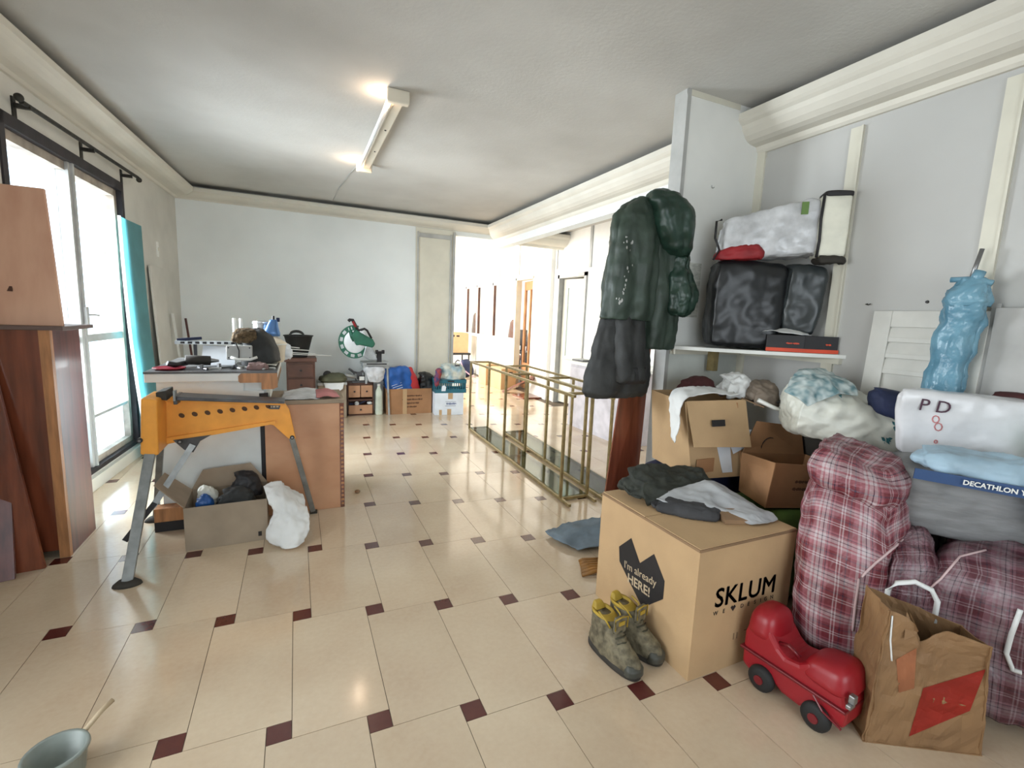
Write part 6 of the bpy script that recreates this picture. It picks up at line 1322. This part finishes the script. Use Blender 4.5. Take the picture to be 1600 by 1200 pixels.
t = thing('dark_red_bundle', 'dark maroon cloth edge behind the white lettered bag', 'cloth', (2.88, .95, 1.2))
bm = soft(boxc(2.84, 2.925, .80, 1.04, 1.10, 1.225), n=8, k=3, amp=.006, crease=.006, freq=9); obj('fabric', bm, mat('maroon_cloth', (0, 0, 0)), t, world=True, smooth=True)
# hidden supports of the pile that peek through
t = thing('storage_crate', 'dark crate supporting the bags against the right wall', 'crate', (2.75, 1.25, 0))
q = B(); bx(q, 2.81, 2.92, 1.12, 1.90, 0, .83); obj('crate_body', q, M_boot_d, t, world=True, bevel=.01)

# plaid bags
t = thing('plaid_bag', 'large upright red plaid laundry bag with a slumped top', 'laundry bag', (2.1, 1.15, 0))
bm = soft([(1.83, 1.17, .08), (2.03, .88, .07), (2.56, 1.02, .07), (2.40, 1.50, .08), (1.95, 1.25, .94), (2.14, .98, .85), (2.58, 1.10, .86), (2.42, 1.46, .95)], n=30, k=3.6, amp=.026, freq=3.5, crease=.020, seed=5); ptree = surf(bm)
obj('bag_body', bm, M_plaid, t, world=True, smooth=True)
bm = soft([(1.92, 1.23, .82), (2.12, .95, .74), (2.57, 1.08, .74), (2.42, 1.46, .86), (1.94, 1.26, .97), (2.20, 1.02, .91), (2.56, 1.12, .92), (2.40, 1.42, .99)], n=20, k=3.0, amp=.018, freq=6, crease=.022, seed=9)
obj('folded_top', bm, M_plaid, t, world=True, smooth=True)
cord(ptree, 'piping', [(1429, 828), (1400, 852), (1366, 881), (1342, 905), (1336, 945), (1332, 985)], .005, mat('pink_piping', (204, 176, 176), .5), t)
t = thing('plaid_bag', 'wide muted red plaid laundry bag lying behind the kraft paper bag', 'laundry bag', (2.4, .75, 0))
bm = soft([(2.20, .90, .0), (2.50, .40, .0), (2.85, .58, .0), (2.66, 1.04, .0), (2.18, .90, .64), (2.42, .44, .63), (2.80, .62, .64), (2.62, 1.0, .66)], n=30, k=4.2, amp=.020, freq=3.5, crease=.022, seed=11, keep_z=.002); p2tree = surf(bm)
obj('bag_body', bm, M_plaid2, t, world=True, smooth=True)
cord(p2tree, 'piping', [(1440, 930), (1470, 905), (1500, 870), (1540, 860)], .004, mat('pink_piping', (0, 0, 0)), t)
cord(p2tree, 'handle', [(1594, 952), (1580, 990), (1572, 1020), (1582, 1046), (1596, 1050)], .008, M_whitecl, t)
bm = soft([(2.10, .96, .28), (2.22, .82, .26), (2.40, .98, .28), (2.3, 1.06, .28), (2.10, .96, .60), (2.24, .84, .64), (2.42, .98, .70), (2.3, 1.06, .66)], n=12, k=3.2, amp=.014, crease=.018, freq=7, seed=3); obj('side_fold', bm, M_plaid2, t, world=True, smooth=True)

# red ride-on suitcase
t = thing('ride_on_suitcase', 'red hard-shell ride-on toy suitcase with black wheels beside the large carton', 'toy suitcase', (1.80, 1.05, 0), math.radians(6))
# local: length along y (front at -y), width along x
hw = .10
q = B(); prism(q, [(-.20, .06), (-.205, .13), (-.19, .20), (-.17, .225), (-.12, .24), (-.06, .225), (-.03, .20), (.02, .19), (.05, .21), (.09, .26), (.14, .275), (.175, .26), (.19, .20), (.19, .06), (.14, .035), (.10, .06), (.06, .065), (.02, .04), (-.05, .035), (-.10, .06), (-.15, .06)], 'x', -hw+.012, hw-.012)
o = obj('shell', q, M_redplastic, t, bevel=.014, smooth=False)
bm = soft([(-.112, -.215, .155), (.112, -.215, .155), (.105, -.02, .165), (-.105, -.02, .165), (-.085, -.19, .275), (.085, -.19, .275), (.08, -.05, .25), (-.08, -.05, .25)], n=12, k=3.5, amp=0, crease=0); obj('front_lid', bm, M_redplastic, t, smooth=True)
bm = soft([(-.105, .06, .19), (.105, .06, .19), (.105, .20, .19), (-.105, .20, .19), (-.08, .08, .325), (.08, .08, .325), (.08, .185, .325), (-.08, .185, .325)], n=12, k=3, amp=0, crease=0); obj('rear_lid', bm, M_redplastic, t, smooth=True)
q = B(); bx(q, -.101, .101, -.206, .195, .128, .140); obj('seam', q, M_darkred, t, bevel=.003)
for y in (-.115, .095):
    for s in (-1, 1):
        q = B(); lathe(q, [(0, -.02), (.035, -.02), (.050, -.012), (.052, 0), (.050, .012), (.035, .02), (0, .02)], (s*.095, y, .052), 22, 'x'); wv = obj('wheel', q, M_rubber, t, smooth=True)
        q = B(); lathe(q, [(0, -.003), (.018, -.003), (.018, .003), (0, .003)], (s*.117, y, .052), 14, 'x'); o = obj('hub', q, M_darkred, wv)
q = B(); tube(q, [(-.06, -.02, .21), (-.065, .02, .235), (-.06, .06, .22)], .008); obj('side_handle', q, M_darkred, t, smooth=True)
q = B(); bx(q, -.095, -.07, -.225, -.205, .18, .21); bx(q, -.11, -.075, -.222, -.205, .165, .18); obj('latch', q, M_metal, t, bevel=.003)
q = B(); tube(q, [(-.1, -.10, .13), (-.112, -.14, .10), (-.10, -.2, .07)], .004, 6); obj('strap', q, M_darkred, t)

# kraft paper bag
t = thing('kraft_bag', 'large kraft paper shopping bag with white handles and red printed front', 'paper bag', (1.95, .66, 0))
c_ = [(1.83, .82, 0), (2.17, .62, 0), (2.26, .74, 0), (1.93, .95, 0), (1.79, .79, .54), (2.02, .60, .475), (2.13, .72, .45), (1.90, .92, .54)]
for a, b2, nm in ((0, 1, 'front_wall'), (1, 2, 'side_wall'), (2, 3, 'back_wall'), (3, 0, 'side_wall')):
    A1, B1, A2, B2 = Vector(c_[a]), Vector(c_[b2]), Vector(c_[a+4]), Vector(c_[b2+4])
    rows = [[A1.lerp(B1, u).lerp(A2.lerp(B2, u), v) for u in (0, .33, .66, 1)] for v in (0, .33, .66, 1)]
    # slight V notch of the front rim
    if nm == 'front_wall':
        us = (0, .16, .32, .40, .50, .62, 1); rows = [[A1.lerp(B1, u).lerp(A2.lerp(B2, u), v) for u in us] for v in (0, .33, .66, .85, 1)]
        rows[4][3] = rows[4][3]+Vector((.01, .02, -.075)); rows[4][2] = rows[4][2]+Vector((0, .01, -.02)); rows[4][4] = rows[4][4]+Vector((.01, .01, -.03)); rows[3][3] = rows[3][3]+Vector((.005, .01, -.03))
    bm = sheet(rows, n=6, m_=6, amp=.008, crease=.012, freq=7, seed=a, th=.003)
    if nm == 'front_wall': ktree = surf(bm)
    obj(nm, bm, M_paper, t, world=True)
q = B(); hexa(q, [Vector(p) for p in c_[:4]]+[Vector(p)+Vector((0, 0, .004)) for p in c_[:4]]); obj('bottom', q, M_paper, t, world=True)
decal(ktree, 'red_print', [(1442, 1075), (1540, 1045), (1515, 1110), (1420, 1150)], M_redpaper, t, sub=10)
decal(ktree, 'peach_print', [(1400, 1030), (1432, 1012), (1428, 1075), (1404, 1082)], mat('peach_print', (204, 136, 96), .6), t)
for (ax_, ay), (bx_, by) in (((1.955, .875), (2.07, .775)),):
    q = B(); z0 = .46 if ay < .8 else .45; mx_, my_ = (ax_+bx_)/2, (ay+by)/2
    pts = [Vector((ax_, ay, z0)), Vector((ax_, ay, z0+.08)), Vector((ax_*.85+bx_*.15, ay*.85+by*.15, z0+.115)), Vector((mx_, my_, z0+.13)), Vector((bx_*.85+ax_*.15, by*.85+ay*.15, z0+.11)), Vector((bx_, by, z0+.07)), Vector((bx_, by, z0-.01))]
    if ay < .8: pts = [p-Vector((0, 0, .20)) if i in (2, 3, 4) else p-Vector((0, 0, .10 if i in (1, 5) else .02)) for i, p in enumerate(pts)]
    tube(q, pts, .009, 8); obj('handle', q, M_whitecl, t, world=True, smooth=True)
cord(ktree, 'string', [(1394, 962), (1391, 1000), (1393, 1032)], .003, M_whitecl, t)

# small transparent grey thing in the near left corner
t = thing('grey_plastic_tub', 'blurred grey-green plastic tub on the floor at the lower left', 'tub', (-.70, 1.80, 0))
q = B(); lathe(q, [(0, .0), (.060, .0), (.066, .01), (.075, .085), (.082, .088), (.080, .096), (.070, .094), (.060, .012), (0, .010)], (-.70, 1.715, 0), 26); obj('tub_body', q, mat('grey_green_plastic', (138, 146, 140), .35, var=.08), t, world=True, smooth=True)
q = B(); tube(q, [(-.65, 1.78, .09), (-.62, 1.83, .11), (-.60, 1.86, .115)], .008); obj('handle', q, M_inklight, t, world=True, smooth=True)
t = thing('floor_clod', 'tiny dark clod of dirt on the tiles right of the desk', 'debris', (.42, 3.86, 0))
q = B(); bmesh.ops.create_icosphere(q, subdivisions=2, radius=.022, matrix=Matrix.Translation((.425, 3.86, .012)) @ Matrix.Diagonal((1, 1, .6, 1))); displace(q, .006, 40, 1); obj('clod', q, M_card_in, t, world=True)
